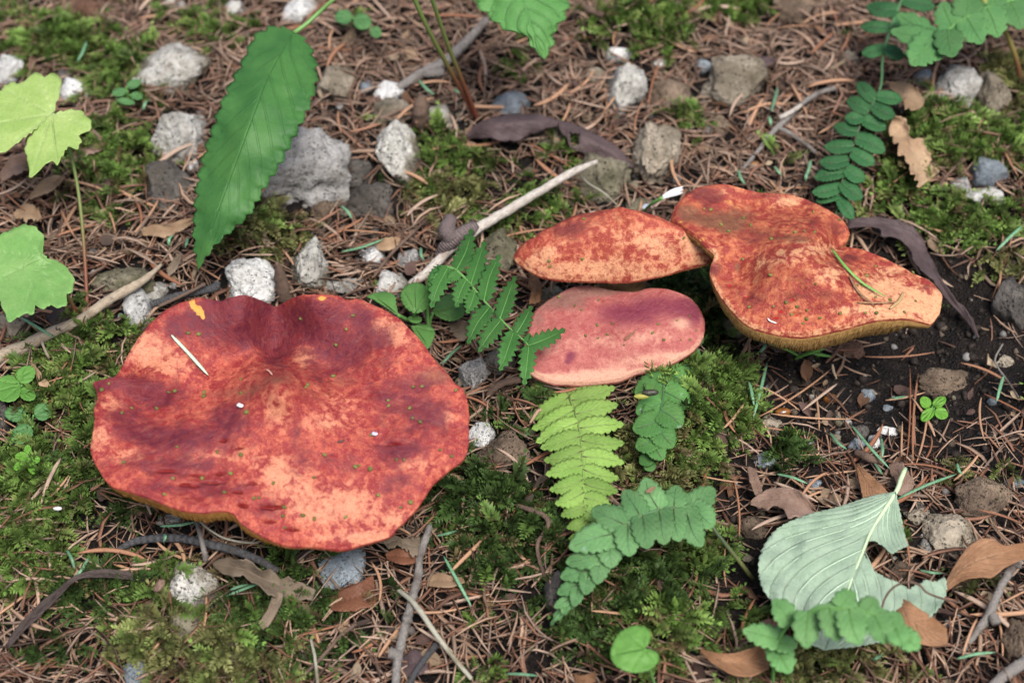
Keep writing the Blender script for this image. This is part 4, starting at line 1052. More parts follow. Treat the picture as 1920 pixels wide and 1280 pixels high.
RM = {k: m_grad('fern_stalk_' + k, st) for k, st in {
  'd': [(0, (.10, .25, .06)), (1, (.13, .28, .08))], 'l': [(0, (.10, .07, .04)), (.25, (.20, .30, .09)), (1, (.24, .36, .09))],
  'b': [(0, (.16, .17, .06)), (.2, (.045, .07, .03)), (.7, (.11, .24, .11)), (1, (.12, .26, .11))], 'u': [(0, (.07, .17, .07)), (.5, (.06, .14, .06)), (.75, (.10, .08, .06)), (1, (.05, .13, .05))]}.items()}

def frond(name, label, rachis, pinnae, mat, rmat, wf=.28, scal=('scallop', 6, .22), hgt=.02, tipw=None, rr=2.6, fold=.1, droop=.25, zend=None, group=None, wave=.0007, curve=.12, round_=False, fused=False, web=None):
    """rachis: [(px, py, dz)]; pinnae: [(bx, by, tx, ty, halfwidth px)]"""
    P0 = on_ground(rachis[0][0], rachis[0][1])
    t = thing(name, label, 'fern', P0, group)
    n = len(rachis)
    stem('stalk', [(x, y, z, rr * (1 - .6 * i / (n - 1))) for i, (x, y, z) in enumerate(rachis)], rmat, t, 30, 6)
    Rs = spline(rachis, 120)
    if web:
        k0, k1, ws, nt, am = web; sel = Rs[int(k0 * 119):int(k1 * 119) + 1:6]
        leaf('frond_blade', [(p[0], p[1], p[2] - .0003) for p in sel], w=ws, teeth=('scallop', nt, am), mat=mat, parent=t, nu=90, nv=13, wave=.0004, droop=.1, solid=.0002, nq=nt)
    for i, (bx, by, tx, ty, wv) in enumerate(pinnae):
        j = np.argmin(np.hypot(Rs[:, 0] - bx, Rs[:, 1] - by)); bz = Rs[j, 2]; bx, by = Rs[j, 0], Rs[j, 1]
        L = math.hypot(tx - bx, ty - by)
        tz = max(.003, bz - droop * L * .00022 + random.uniform(-.15, .15) * L * .00022)
        dx, dy = tx - bx, ty - by; r1, r2 = random.uniform(-curve, curve), random.uniform(.6, 1.2)
        sg = 1 if dx * 1 > 0 else -1
        midp = (bx + dx * .5 - dy * r1 * .5, by + dy * .5 + dx * r1 * .5, (bz + tz) / 2 + .12 * L * .00022)
        prof = [wv * .60, wv * 1.0, wv * 1.08, wv, wv * .85, wv * .5, 0.5] if not round_ else [wv * .55, wv * .72, wv * .80, wv * .82, wv * .78, wv * .58, wv * .1]
        if fused: prof = [wv * 1.0, wv * 1.05, wv * 1.08, wv * 1.04, wv * .9, wv * .62, wv * .12]
        pin = leaf('pinna', [(bx, by, bz), midp, (tx, ty, tz)], w=prof, teeth=(scal[0], scal[1] + random.choice((0, 0, 1)), wv * scal[2]), fold=fold + random.uniform(-.05, .15), mat=mat, parent=t, nu=40, nv=9, wave=wave * (.5 if fused else 1), seed=i, quilt=wv * .00022 * (.03 if fused else .10), nq=5, solid=.0002)
        if L > 30:
            mp = spline([(bx, by, bz), midp, (tx, ty, tz)], 12)[:10]; PP = on_ground(mp[:, 0], mp[:, 1], mp[:, 2] + .0004)
            V, Fv, uvv = tube_geo(PP, np.linspace(1.2, .4, 10) * .00022, 5, .7); build('midvein', V, Fv, rmat, pin, uv=uvv)
    return t

VEIN = {'long': m_plain('long_leaf_vein', (.035, .115, .03), (.05, .15, .04), 500, .5), 'top': m_plain('top_leaf_vein', (.075, .20, .055), (.09, .23, .07), 500, .5), 'pale': m_plain('pale_leaf_vein', (.39, .52, .375), (.44, .57, .42), 500, .6)}
# ---- the long hanging leaf
t = thing('long_leaf', 'long dark green toothed leaf hanging in front of the largest grey stone', 'leaf', on_ground(640, -10))
leaf('leaf_blade', [(552,60,.075),(505,140,.074),(470,230,.068),(437,320,.058),(402,415,.046),(372,505,.030)],
 L=[(552,60),(515,50),(478,68),(452,120),(425,170),(402,230),(385,280),(372,330),(366,380),(363,440),(366,475),(372,505)],
 R=[(552,60),(575,78),(590,110),(594,150),(580,200),(558,245),(525,310),(495,355),(468,402),(440,428),(402,462),(372,505)],
 teeth=('saw', 19, 8), double=2, fold=-.25, wave=.002, quilt=.0, nq=11, skew=.3, nu=150, nv=23, mat=G['long'], parent=t, solid=.0003, seed=3, veins=10, vmat=VEIN['long'], vr=.7)
stem('leaf_stalk', [(551,62,.075,4.5),(575,45,.077,4),(600,22,.080,4),(650,-20,.086,4),(720,-60,.06,4),(760,-90,0,4)], m_grad('leaf_stalk_green', [(0, (.14, .28, .08)), (1, (.16, .30, .09))]), t)
# ---- leaf dipping in from above
t = thing('ovate_leaf', 'light green toothed leaf dipping in from the top edge', 'leaf', on_ground(930, -90))
leaf('leaf_blade', [(955,-90,.085),(968,-40,.084),(985,15,.080),(1003,65,.074),(1021,112,.066)],
 L=[(955,-90),(1010,-85),(1050,-50),(1066,0),(1058,35),(1042,55),(1036,85),(1021,112)], R=[(955,-90),(900,-70),(870,-30),(884,0),(915,30),(945,55),(985,68),(1000,92),(1021,112)],
 teeth=('saw', 11, 10), double=3, fold=-.12, quilt=.0007, nq=8, wave=.002, nu=120, nv=21, mat=G['toplf'], parent=t, seed=5, veins=7, vmat=VEIN['top'], vr=1.1)
stem('leaf_stalk', [(955,-90,.085,4),(940,-130,.07,4),(925,-170,.02,4),(920,-180,0,4)], RM['d'], t)
stemmat = m_grad('red_green_stem', [(0, (.12, .20, .05)), (.45, (.13, .16, .045)), (.75, (.16, .055, .03)), (1, (.17, .05, .03))])
t = thing('slender_plant', 'two thin stems green above and red at the foot beside the purple curled leaf', 'plant', on_ground(895, 228))
stem('stem', [(765,-30,.10,4.5),(800,50,.075,4.5),(840,125,.045,4.5),(870,180,.02,4.5),(893,228,-.001,5)], stemmat, t)
stem('stem', [(800,-30,.10,4),(838,80,.06,4),(866,150,.033,4),(888,205,.010,4.5),(897,230,-.001,5)], stemmat, t)
# ---- lobed leaves at the picture edge
t = thing('lobed_leaf', 'yellow-green lobed leaf on a slender stem in front of white stones', 'leaf', on_ground(165, 613))
j = (97, 214)
blade('leaflet', [(99,213),(107,190),(115,162),(110,142),(97,136),(85,148),(74,136),(55,143),(40,156),(20,155),(0,170),(-28,200),(-34,240),(-20,280),(0,288),(20,278),(40,262),(62,246),(84,228)], (38,212), .062, G['lime'], t, j, [(-30,235),(5,165),(75,138),(20,270),(112,150)], ('saw', 22, 4), slope=(-.1, -.05))
blade('leaflet', [(95,216),(72,238),(52,262),(47,285),(52,300),(54,318),(57,333),(72,322),(84,310),(96,302),(107,309),(117,293),(128,276),(144,280),(152,265),(150,252),(168,245),(172,233),(162,217),(148,207),(125,207)], (103,255), .060, G['lime'], t, j, [(58,328),(107,305),(168,236),(150,210)], ('saw', 20, 4), slope=(.05, -.15))
stem('leaf_stem', [(97,214,.058,3),(122,262,.052,3.2),(140,320,.040,3.4),(152,400,.026,3.4),(160,500,.012,3.6),(165,613,-.001,4)], stemmat, t)
t = thing('lobed_leaf', 'larger green lobed leaf cut by the picture edge above tan stone', 'leaf', on_ground(160, 618))
blade('leaf_blade', [(-2,440),(20,431),(45,421),(68,427),(83,447),(80,470),(90,484),(115,493),(138,520),(136,545),(126,552),(124,572),(105,578),(96,570),(83,580),(66,573),(64,588),(42,590),(18,604),(8,585),(-5,560),(-30,560),(-50,500),(-30,450)], (42,508), .046, G['lobe'], t, (78,482), [(5,520),(40,590),(105,572),(135,530),(40,425),(-20,470)], ('saw', 26, 3.5), cup=.10, wave=.0014)
stem('leaf_stem', [(78,482,.043,3.2),(105,520,.034,3.4),(130,560,.018,4),(150,600,.005,4.5),(160,618,-.002,4.5)], stemmat, t)
# ---- round violet leaves between largest cap and dark fern
t = thing('violet_plant', 'clump of round scalloped green leaves between largest cap and dark fern', 'plant', on_ground(808, 640))
vm_ = G['viola']
blade('leaf_blade', [(772,585),(757,572),(751,555),(757,540),(772,531),(790,532),(804,544),(806,562),(800,578),(788,586)], (779,558), .026, vm_, t, (778,584), [(776,534),(757,548),(803,548)], ('scallop', 20, 2), cup=-.3)
blade('leaf_blade', [(745,590),(724,576),(700,562),(688,556),(705,549),(726,548),(740,555),(743,572)], (724,563), .024, vm_, t, (745,590), [(700,555)], ('scallop', 16, 2), cup=-.2)
blade('leaf_blade', [(772,612),(790,609),(808,612),(815,625),(808,645),(801,653),(790,640),(780,628)], (795,628), .016, vm_, t, (775,612), [(802,650),(812,620)], ('scallop', 16, 2), cup=-.2)
blade('leaf_blade', [(812,585),(825,560),(850,552),(868,570),(870,590),(855,600),(835,600)], (842,578), .014, G['fern_d'] if False else vm_, t, (812,585), [(865,575),(850,598)], ('scallop', 18, 2), cup=-.2)
blade('leaf_blade', [(764,598),(775,590),(788,594),(790,602),(778,606)], (778,598), .018, vm_, t, (764,598), [(788,598)])
for q in ([(778,584,.024,3),(775,600,.014,3),(790,612,.006,3.5),(808,640,0,4)], [(745,590,.022,3.5),(765,600,.014,3.5),(790,612,.006,4),(808,636,0,4)], [(812,585,.013,3),(806,605,.008,3),(806,636,0,4)], [(775,612,.014,2.5),(790,616,.006,3),(806,632,0,4)]):
    stem('leaf_stem', q, RM['d'], t, 16)
# ---- small plants
def leaflets(name, label, cat, els, mat, dz, foot, tth=('scallop', 14, 1.6), tilt=.0):
    t = thing(name, label, cat, on_ground(*foot))
    for (cx, cy, rx, ry, an) in els:
        a = np.linspace(0, 2 * math.pi, 18, endpoint=False); ca, sa = math.cos(math.radians(an)), math.sin(math.radians(an))
        ex = rx * np.cos(a) * (1 + .12 * np.cos(a)); ey = ry * np.sin(a)
        O = np.stack([cx + ex * ca - ey * sa, cy + ex * sa + ey * ca], 1)
        vf = (cx - rx * ca, cy - rx * sa)
        blade('leaflet', O, (cx, cy), dz, mat, t, vf, [(cx + rx * .9 * ca, cy + rx * .9 * sa), (cx + rx * .5 * ca - ry * .7 * sa, cy + rx * .5 * sa + ry * .7 * ca), (cx + rx * .5 * ca + ry * .7 * sa, cy + rx * .5 * sa - ry * .7 * ca)], tth, N=72, M=10, cup=-.15 + random.uniform(-.2, .2), slope=(random.uniform(-.3, .3), random.uniform(-.2, .3)))
        stem('leaf_stem', [(*vf, dz - .001, 2), ((vf[0] + foot[0]) / 2, (vf[1] + foot[1]) / 2, dz * .6, 2.2), (*foot, -.001, 2.6)], RM['d'], t, 10, 6)
    return t
leaflets('round_leaved_plant', 'light green round-leaved plant at the picture edge above a smaller one', 'plant', [(16,728,26,25,165),(47,703,19,16,-35),(50,738,16,12,25)], G['heart'], .014, (32,752))
leaflets('round_leaved_plant', 'small plant with three blue-green leaves beside dark stone', 'plant', [(31,776,20,15,185),(79,772,17,16,-20),(43,812,22,17,145)], G['small'], .011, (58,800))
leaflets('seedling', 'tiny glossy four-leaved seedling on bare dark soil', 'seedling', [(1736,755,12,10,230),(1760,754,14,9.5,-32),(1740,776,16,10,135),(1764,774,13,11,30)], G['seed'], .007, (1750,790), ('none', 3, 0))
leaflets('clover', 'three green clover leaflets near the top edge in needles', 'clover', [(646,32,16,13,180),(678,40,17,15,20),(704,60,11,10,40)], G['small'], .016, (672,60))
leaflets('clover', 'small green clover leaflets below the wide mossy stone', 'clover', [(225,173,14,8,170),(250,158,14,8,-20),(235,190,16,6,10),(255,180,11,7,10)], G['small'], .014, (240,195))
leaflets('cress_plant', 'tiny pale-lobed plant in the moss beneath the largest cap edge', 'plant', [(42,855,12,8,180),(62,862,12,8,-10),(52,845,10,7,-90),(36,872,11,7,140),(60,878,11,7,60)], G['seed'], .012, (50,880))
leaflets('leafy_sprig', 'small green leaves tucked under the rim of the pinkish cap', 'plant', [(1298,660,18,11,200),(1290,690,17,10,160),(1308,640,12,9,-30)], G['fern_d'] if False else G['small'], .008, (1305,680))
t = thing('heart_leaf', 'bright green heart-shaped leaf by itself near the bottom edge', 'leaf', on_ground(1232, 1290))
bm_ = lambda P: [(640 + a / 2.977, 850 + b / 2.977) for a, b in P]
blade('leaf_blade', bm_([(1690,1090),(1708,1070),(1722,1045),(1722,995),(1685,962),(1630,960),(1570,985),(1530,1030),(1505,1095),(1508,1150),(1550,1195),(1620,1220),(1700,1212),(1755,1178),(1772,1130),(1752,1103),(1712,1087)]), bm_([(1615,1100)])[0], .036, G['heart'], t, bm_([(1695,1090)])[0], bm_([(1520,1120),(1580,990),(1620,1210),(1690,970),(1750,1160)]), ('scallop', 26, 1.2), cup=-.12, wave=.0012)
stem('leaf_stem', [(1209,1216,.035,3),(1218,1250,.022,3.2),(1228,1285,.006,3.4),(1232,1292,-.001,3.5)], RM['d'], t)

# ---- ferns
def auto_pinnae(rachis, t0, t1, n, Lf, angf, wf, sides=(1, -1), jit=.05):
    """pinnae from a stalk: Lf(t) length px, angf(t) angle from the stalk's direction in degrees"""
    S = spline([(x, y) for x, y, *_ in rachis], 200); out = []
    D = np.gradient(S, axis=0)
    for i in range(n):
        for sd in sides:
            t = t0 + (t1 - t0) * (i + (.0 if sd > 0 else .35)) / max(1, n - 1)
            if t > 1: continue
            k = int(t * 199); b = S[k]; d = D[k] / np.linalg.norm(D[k]); a = math.radians(angf(t)) * sd * random.uniform(1 - jit, 1 + jit)
            e = np.array([d[0] * math.cos(a) - d[1] * math.sin(a), d[0] * math.sin(a) + d[1] * math.cos(a)]); L = Lf(t) * random.uniform(1 - jit, 1 + jit)
            out.append((b[0], b[1], b[0] + e[0] * L, b[1] + e[1] * L, wf(t)))
    return out
z5 = lambda a, b: (640 + a / 2.977, 425 + b / 2.977)
def zz(f, L): return [(*f(a, b), *f(c, d), w) for a, b, c, d, w in L]
frond('dark_fern', 'dark green fern arching between largest cap and pinkish cap', [(806,640,.0),(800,560,.020),(808,515,.032),(832,500,.037),(862,512,.039),(900,555,.038),(945,605,.037),(975,632,.037),(996,652,.036)],
 zz(z5, [(640,250,728,12,15),(725,320,802,80,15),(815,400,886,155,15),(900,500,972,275,15),(985,585,1062,440,13),(1050,655,1250,572,14),(1045,650,1050,595,9),
   (570,215,488,330,11),(600,225,500,455,15),(660,270,590,300,10),(690,300,640,450,14),(745,360,700,485,14),(825,450,705,655,15),(890,515,765,700,15),(960,590,885,805,15),(1040,665,1020,885,14),(1060,680,1000,740,10)]),
 G['fern_d'], RM['d'], scal=('saw', 6, .62), rr=4.2, droop=.2, fold=.05)
R2 = [(1052,695,.003),(1064,735,.008),(1082,785,.014),(1091,840,.019),(1094,900,.021),(1097,960,.020),(1099,1008,.016)]
frond('bright_fern', 'bright yellow-green fern frond hanging below the pinkish cap', R2,
 auto_pinnae(R2, .08, .90, 11, lambda t: np.interp(t, [0, .15, .35, .55, .75, .9, 1], [62, 84, 84, 76, 58, 36, 16]), lambda t: np.interp(t, [0, 1], [88, 66]), lambda t: np.interp(t, [0, .3, .8, 1], [15.5, 16.5, 14, 8]))
 + [(1098,985,1078,1003,8),(1098,990,1117,1003,7),(1099,1000,1066,1010,7)],
 G['fern_l'], RM['l'], scal=('scallop', 7, .42), rr=2.8, droop=.12, fold=-.15, web=(.05, 1.0, [18, 24, 24, 22, 18, 12, 2], 12, 3))
R3 = [(1246,682,.004),(1244,735,.013),(1237,780,.018),(1226,825,.018),(1215,872,.012)]
frond('small_fern', 'short mid-green fern with a blackened spot in the bright moss', R3,
 auto_pinnae(R3, .02, .92, 6, lambda t: np.interp(t, [0, .3, .7, 1], [56, 58, 44, 16]), lambda t: np.interp(t, [0, 1], [74, 42]), lambda t: np.interp(t, [0, .6, 1], [25, 22, 10])),
 G['fern_m'], RM['u'], scal=('scallop', 6, .20), rr=2.6, droop=.15, fold=0., fused=True, web=(.0, 1.0, [26, 34, 34, 32, 28, 20, 1], 7, 7))
R4 = [(1414,1088,.000),(1385,1050,.012),(1345,1000,.022),(1318,962,.027),(1285,953,.030),(1240,955,.031),(1195,970,.031),(1155,1000,.029),(1125,1040,.026),(1090,1090,.022),(1060,1135,.017),(1034,1170,.012)]
z7 = lambda a, b: (780 + a / 2.509, 680 + b / 2.509)
frond('blue_green_fern', 'blue-green fern frond curving to a point below the bright fern', R4,
 zz(z7, [(1290,690,1405,590,22),(1230,690,1350,640,19),(1290,700,1400,770,24),(1270,700,1345,865,22),(1210,690,1225,575,20),(1140,695,1075,540,23),(1050,705,975,600,21),(980,750,825,690,22),(930,790,720,870,25),(860,850,705,940,20),
   (1210,695,1240,840,20),(1140,695,1170,855,22),(1060,710,1090,875,22),(990,750,1005,910,23),(900,830,920,965,22),(850,890,850,1040,18),(800,960,680,1010,16),(790,970,795,1090,15),(745,1030,665,1085,13),(740,1040,740,1145,12),(700,1090,650,1150,9),(690,1100,690,1180,9)]),
 G['fern_b'], RM['b'], scal=('scallop', 5, .24), rr=4.6, droop=.06, fold=0., fused=True, web=(.28, 1.0, [14, 26, 30, 34, 38, 36, 30, 22, 12, 1], 16, 6))
leaf('pinna', [(1085,1098,.022),(1060,1135,.017),(1032,1172,.011)], w=[16, 17, 13, 8, .5], teeth=('saw', 6, 4), mat=G['fern_b'], parent=bpy.data.objects['blue_green_fern'], nu=40, nv=9)
z3 = lambda a, b: (1280 + a / 2.977, b / 2.977)
R5 = [(1720,-40,.035),(1690,3,.034),(1668,60,.031),(1655,110,.028),(1652,160,.026),(1638,192,.025),(1615,230,.024),(1598,280,.023),(1580,335,.022),(1567,405,.018)]
frond('upper_fern', 'dark blue-green fern frond pointing at the folded orange mushroom', R5,
 zz(z3, [(1200,50,1025,40,18),(1140,150,993,152,14),(1110,260,1000,300,14),(1230,0,1410,45,17),(1110,265,1232,322,15),(1170,130,1270,95,16),
  (1050,545,975,462,16),(1020,600,915,560,17),(1000,640,905,660,15),(960,730,845,700,15),(925,810,790,820,16),(905,880,762,905,16),(880,950,735,995,16),(865,1040,722,1075,15),(855,1090,745,1125,13),
  (1070,530,1225,560,15),(1040,580,1185,650,17),(1000,670,1135,720,17),(950,760,1128,850,19),(925,840,1072,915,17),(890,930,1018,1005,17),(870,1010,1003,1110,18),(860,1100,950,1225,15)]),
 G['fern_u'], RM['u'], scal=('scallop', 7, .16), rr=3.6, droop=.15, round_=True, fold=.15)
R6 = [(1985,-30,.045),(1925,-6,.046),(1850,15,.046),(1800,40,.045),(1758,72,.043),(1725,95,.041)]
frond('top_fern', 'broad-lobed green fern frond in the upper corner', R6,
 zz(z3, [(1400,220,1275,365,27),(1385,215,1195,80,20),(1390,215,1160,175,18),(1420,205,1420,340,24),(1480,165,1510,320,25),(1590,110,1670,245,24),(1700,55,1760,210,25),(1830,0,1890,165,24),(1500,145,1445,15,24),(1590,100,1610,-60,26),(1720,40,1760,-70,24),(1350,225,1240,310,15)]),
 G['fern_t'], RM['d'], scal=('scallop', 3.5, .30), rr=3.4, droop=.08, fold=0., fused=True, web=(.0, 1.0, [14, 16, 16, 16, 14, 8], 8, 4))
stem('fern_stalk', [(1835,-20,.05,5),(1850,10,.045,5),(1880,50,.035,5),(1905,110,.018,5),(1914,165,0,6),(1915,175,-.004,6)], m_grad('ochre_stalk', [(0, (.22, .24, .06)), (.55, (.20, .17, .05)), (.8, (.14, .06, .03)), (1, (.10, .04, .025))]), None,
 label='ochre fern stalk crossing the fronds in the upper corner', cat='stalk')
z8 = lambda a, b: (1280 + a / 2.977, 850 + b / 2.977)
R7 = [(1448,1290,.0),(1452,1230,.020),(1460,1200,.030),(1478,1172,.038),(1508,1149,.045),(1542,1141,.050),(1582,1140,.053),(1632,1149,.054),(1668,1168,.054),(1715,1212,.052)]
frond('near_fern', 'soft-focus green fern frond lying over the pale broad leaf', R7,
 zz(z8, [(600,930,505,815,20),(650,900,655,880,8),(880,865,960,770,21),(1030,885,1085,812,20),(545,1040,335,985,20),(535,1060,640,1070,15),(530,1090,600,1225,22),(530,1100,470,1140,14),(710,885,690,1085,24),(820,870,870,1045,23),(930,870,990,1065,25),(1070,900,1130,1060,24),(1180,980,1230,1075,20),(1160,960,1215,890,18),(1220,1020,1320,1090,19)]),
 G['fern_f'], RM['d'], scal=('scallop', 3.5, .30), rr=4.0, droop=.05, fold=0., fused=True, web=(.45, 1.0, [4, 12, 16, 16, 16, 14, 1], 8, 4))

# ---- the pale broad leaf, underside up, with a bite out of it
f8 = lambda L: [z8(*p) for p in L]
t = thing('pale_leaf', 'large pale green leaf turned underside up with a bite in its edge', 'leaf', on_ground(1600, 1060))
mid8 = [(*z8(a, b), d) for a, b, d in [(1190,215,.016),(1060,420,.017),(1000,560,.018),(930,740,.018),(850,950,.016),(790,1095,.012)]]
leaf('leaf_blade', mid8, L=f8([(1190,213),(1215,330),(1255,500),(1330,610),(1465,690),(1440,850),(1250,1000),(1000,1070),(790,1095)]),
 R=f8([(1185,213),(1050,238),(860,300),(700,340),(540,410),(455,510),(423,620),(440,740),(500,830),(600,960),(690,1050),(790,1095)]),
 teeth=('saw', 40, 3), double=2, fold=-.04, quilt=.0004, nq=11, skew=.55, wave=.004, nu=190, nv=81, mat=G['under'], parent=t, seed=6, solid=.0003, veins=9, vmat=VEIN['pale'], vr=1.2,
 holes=[f8([(1010,560),(1040,490),(1075,488),(1130,525),(1150,550),(1170,560),(1200,540),(1262,512),(1400,540),(1500,660),(1470,690),(1440,700),(1415,715),(1350,702),(1330,725),(1290,735),(1270,760),(1230,735),(1190,712),(1130,690),(1080,665),(1045,610)])])
ribm = m_plain('pale_leaf_rib', (.36, .47, .28), (.40, .52, .33), 400, .6)
stem('midrib', [(*z8(a, b), d + .0006, r) for a, b, d, r in [(1242,85,.014,4.5),(1215,150,.015,4.5),(1190,215,.016,4.2),(1060,420,.0168,3.2),(1000,560,.0178,2.6),(930,740,.0176,1.8),(850,950,.0155,1.2)]], ribm, t, 40)
# ------------------------------------------------------------------ dead leaves
D = {}
D['purple'] = m_leaf('purple_brown_dead_leaf', (.055, .036, .040), (.105, .072, .075), (.14, .10, .10), 8, .35, .06, .4, rough=.5)
D['brown'] = m_leaf('brown_dead_leaf', (.20, .098, .048), (.33, .18, .10), (.40, .25, .15), 9, .4, .15, .5, rough=.6)
D['rust'] = m_leaf('rust_dead_leaf', (.13, .050, .028), (.22, .095, .055), (.27, .13, .08), 8, .4, .1, .4, rough=.45)
D['tan'] = m_leaf('tan_dead_leaf', (.27, .17, .10), (.44, .31, .20), (.46, .34, .23), 8, .4, .15, .4, rough=.65, spots=(.12, .06, .04))
D['grey'] = m_leaf('greyish_dead_leaf', (.125, .092, .064), (.245, .19, .14), (.36, .30, .23), 8, .4, .1, .4, rough=.7, spots=(.09, .06, .04))
D['dark'] = m_leaf('dark_bark_strip', (.040, .028, .026), (.085, .062, .058), (.11, .085, .08), 5, .1, 0, .3, rough=.6)
D['pink'] = m_leaf('pinkish_dead_leaf', (.20, .12, .085), (.36, .25, .20), (.46, .35, .28), 8, .4, .12, .4, rough=.65)
DV = m_plain('dead_leaf_vein', (.24, .125, .065), (.33, .19, .11), 500, .6)
z1 = lambda a, b: (a / 2.977, b / 2.977)
z2 = lambda a, b: (640 + a / 2.977, b / 2.977)
z4 = lambda a, b: (a / 2.977, 425 + b / 2.977)
z6 = lambda a, b: (1280 + a / 2.977, 425 + b / 2.977)
z9 = lambda a, b: (a / 2.977, 850 + b / 2.977)
zm = lambda a, b: (640 + a / 2.977, 850 + b / 2.977)
def dead(label, f, L, R, mat, z=(.006, .010, .006), curl=.6, parent=None, name='dead_leaf', nu=46, nv=13, ragged=.12, wave=.0022, seed=1, fold=0, holes=None, solid=.0003, midshift=.5):
    Lp = np.array([f(*p) for p in L]); Rp = np.array([f(*p) for p in R])
    k = max(len(z), 5); Ls, Rs = spline(Lp, k), spline(Rp, k); zz_ = np.interp(np.linspace(0, 1, k), np.linspace(0, 1, len(z)), z)
    mid = [(*(Ls[i] * (1 - midshift) + Rs[i] * midshift), zz_[i]) for i in range(k)]
    kw = {} if parent else dict(label=label, cat='dead leaf')
    return leaf(name if not parent else 'leaf_blade', mid, L=Lp, R=Rp, curl=curl, mat=mat, parent=parent, nu=nu, nv=nv, ragged=ragged, wave=wave, seed=seed, quilt=.0006, nq=9, skew=.4, veins=8 if mat is D['brown'] else 0, vmat=DV, vr=.8, fold=fold, holes=holes, solid=solid, **kw)
t = thing('dead_leaf', 'purple-brown dead leaf rolled lengthwise among stones behind the caps', 'dead leaf', on_ground(1040, 270))
dead('', z2, [(690,745),(780,680),(950,640),(1100,640),(1215,672)], [(690,775),(800,770),(950,785),(1060,755),(1215,700)], D['purple'], (.006, .016, .018, .014), 1.2, t, fold=-1.6, ragged=.2, wave=.004, seed=2, midshift=.35)
dead('', z2, [(1205,668),(1300,695),(1450,765),(1560,840),(1640,935)], [(1205,700),(1280,815),(1400,885),(1560,925),(1640,935)], D['purple'], (.014, .014, .012, .004), 1.2, t, fold=-1.4, ragged=.2, wave=.004, seed=3, midshift=.35, holes=[[z2(1270,740), z2(1330,745), z2(1330,800), z2(1285,815)]])
dead('purple-grey tattered dead leaf trailing a stalk past the folded mushroom', lambda a, b: (a, b), [(1590,410),(1660,404),(1712,424),(1742,474),(1756,506),(1793,561),(1821,598),(1837,632)], [(1590,426),(1648,427),(1656,446),(1690,456),(1716,490),(1748,532),(1784,572),(1816,606),(1834,634)], D['purple'], (.012, .012, .010, .008, .004), .6, ragged=.55, seed=4, wave=.004, nu=110)
t = thing('dead_leaf', 'tan crumpled dead leaf standing in the moss beside the upper fern', 'dead leaf', on_ground(1700, 290))
dead('', z3, [(1130,455),(1220,455),(1300,490),(1350,560)], [(1160,490),(1215,560),(1260,620),(1340,600)], D['tan'], (.016, .018, .016), 1.1, t, seed=5, ragged=.35, wave=.006)
dead('', z3, [(1180,640),(1250,680),(1270,760),(1350,800),(1420,970)], [(1150,720),(1180,800),(1230,880),(1270,960),(1320,1050)], D['tan'], (.018, .014, .012, .006), 1.1, t, seed=6, ragged=.5, wave=.007)
dead('curled brown dead leaf with ribs at the picture edge', z8, [(1385,912),(1430,800),(1480,690),(1560,560),(1640,482),(1720,468),(1790,510),(1910,495)], [(1385,915),(1450,795),(1540,722),(1640,690),(1720,692),(1790,645),(1850,612),(1910,585)], D['brown'], (.008, .018, .024, .020), 1.0, fold=-.5, seed=7, nu=90, ragged=.06)
dead('rolled brown dead leaf under the tip of the soft-focus fern', z8, [(1170,798),(1230,808),(1330,868),(1420,930),(1475,975)], [(1170,835),(1220,930),(1290,1035),(1380,1075),(1480,1060)], D['brown'], (.014, .020, .018, .010), 1.2, fold=-.6, seed=8, ragged=.06)
dead('boat-shaped brown dead leaf near the bottom edge beside the heart leaf', z8, [(98,1088),(200,1112),(300,1112),(400,1078),(500,1072)], [(98,1105),(170,1172),(280,1232),(380,1242),(480,1200)], D['brown'], (.012, .016, .014, .008), 1.0, fold=.2, seed=9, ragged=.05)
dead('pinkish-brown dead leaf with torn edge above the pale broad leaf', z8, [(378,268),(450,210),(560,185),(640,200),(700,258),(748,322)], [(378,285),(460,310),(520,292),(590,345),(650,352),(748,330)], D['pink'], (.010, .014, .012, .006), .9, seed=10, ragged=.3, wave=.005)
dead('small curled brown leaf piece standing left of the torn pinkish leaf'.replace('left of', 'beside'), z8, [(370,70),(410,100),(440,190),(450,240)], [(360,90),(375,160),(400,220),(420,250)], D['pink'], (.010, .012, .006), .9, seed=11)
dead('narrow tan dead leaf tucked behind the top edge of the pale leaf', z8, [(975,55),(1050,120),(1120,185),(1155,225)], [(970,85),(985,150),(1015,255),(1090,240)], D['brown'], (.010, .010, .012), .6, seed=12)
dead('pale holed leaf scrap behind the stalk of the pale leaf', z8, [(1150,60),(1200,45),(1250,90),(1290,180)], [(1160,110),(1190,160),(1210,240),(1280,250)], D['pink'], (.006, .008, .006), .4, seed=13, ragged=.35)
dead('dark brown dead leaf lying under the blue slate chip', zm, [(-60,800),(0,760),(60,735),(130,700),(178,672)], [(-60,870),(20,885),(90,872),(160,862),(198,815)], D['rust'], (.005, .008, .006), .5, seed=14)
dead('smooth reddish oval dead leaf near the largest cap rim', zm, [(245,560),(300,530),(380,540),(432,578)], [(255,590),(330,618),(400,614),(432,600)], D['rust'], (.006, .009, .007), .5, seed=15, ragged=.05)
dead('pale tattered leaf flake beside the grey knotty twig', zm, [(230,490),(290,455),(380,470),(465,455)], [(260,530),(330,520),(400,570),(450,545)], D['grey'], (.008, .010, .008), .5, seed=16, ragged=.5)
dead('tan and black leaf fragment lying in the needles', zm, [(480,690),(540,665),(610,680),(680,690)], [(475,740),(540,745),(620,745),(690,720)], D['tan'], (.006, .008, .006), .7, seed=17)
dead('small tan leaf chip near the bottom twig litter', zm, [(-10,960),(20,930),(45,940)], [(-15,990),(10,1000),(45,975)], D['tan'], (.006, .007, .006), .4, seed=18)
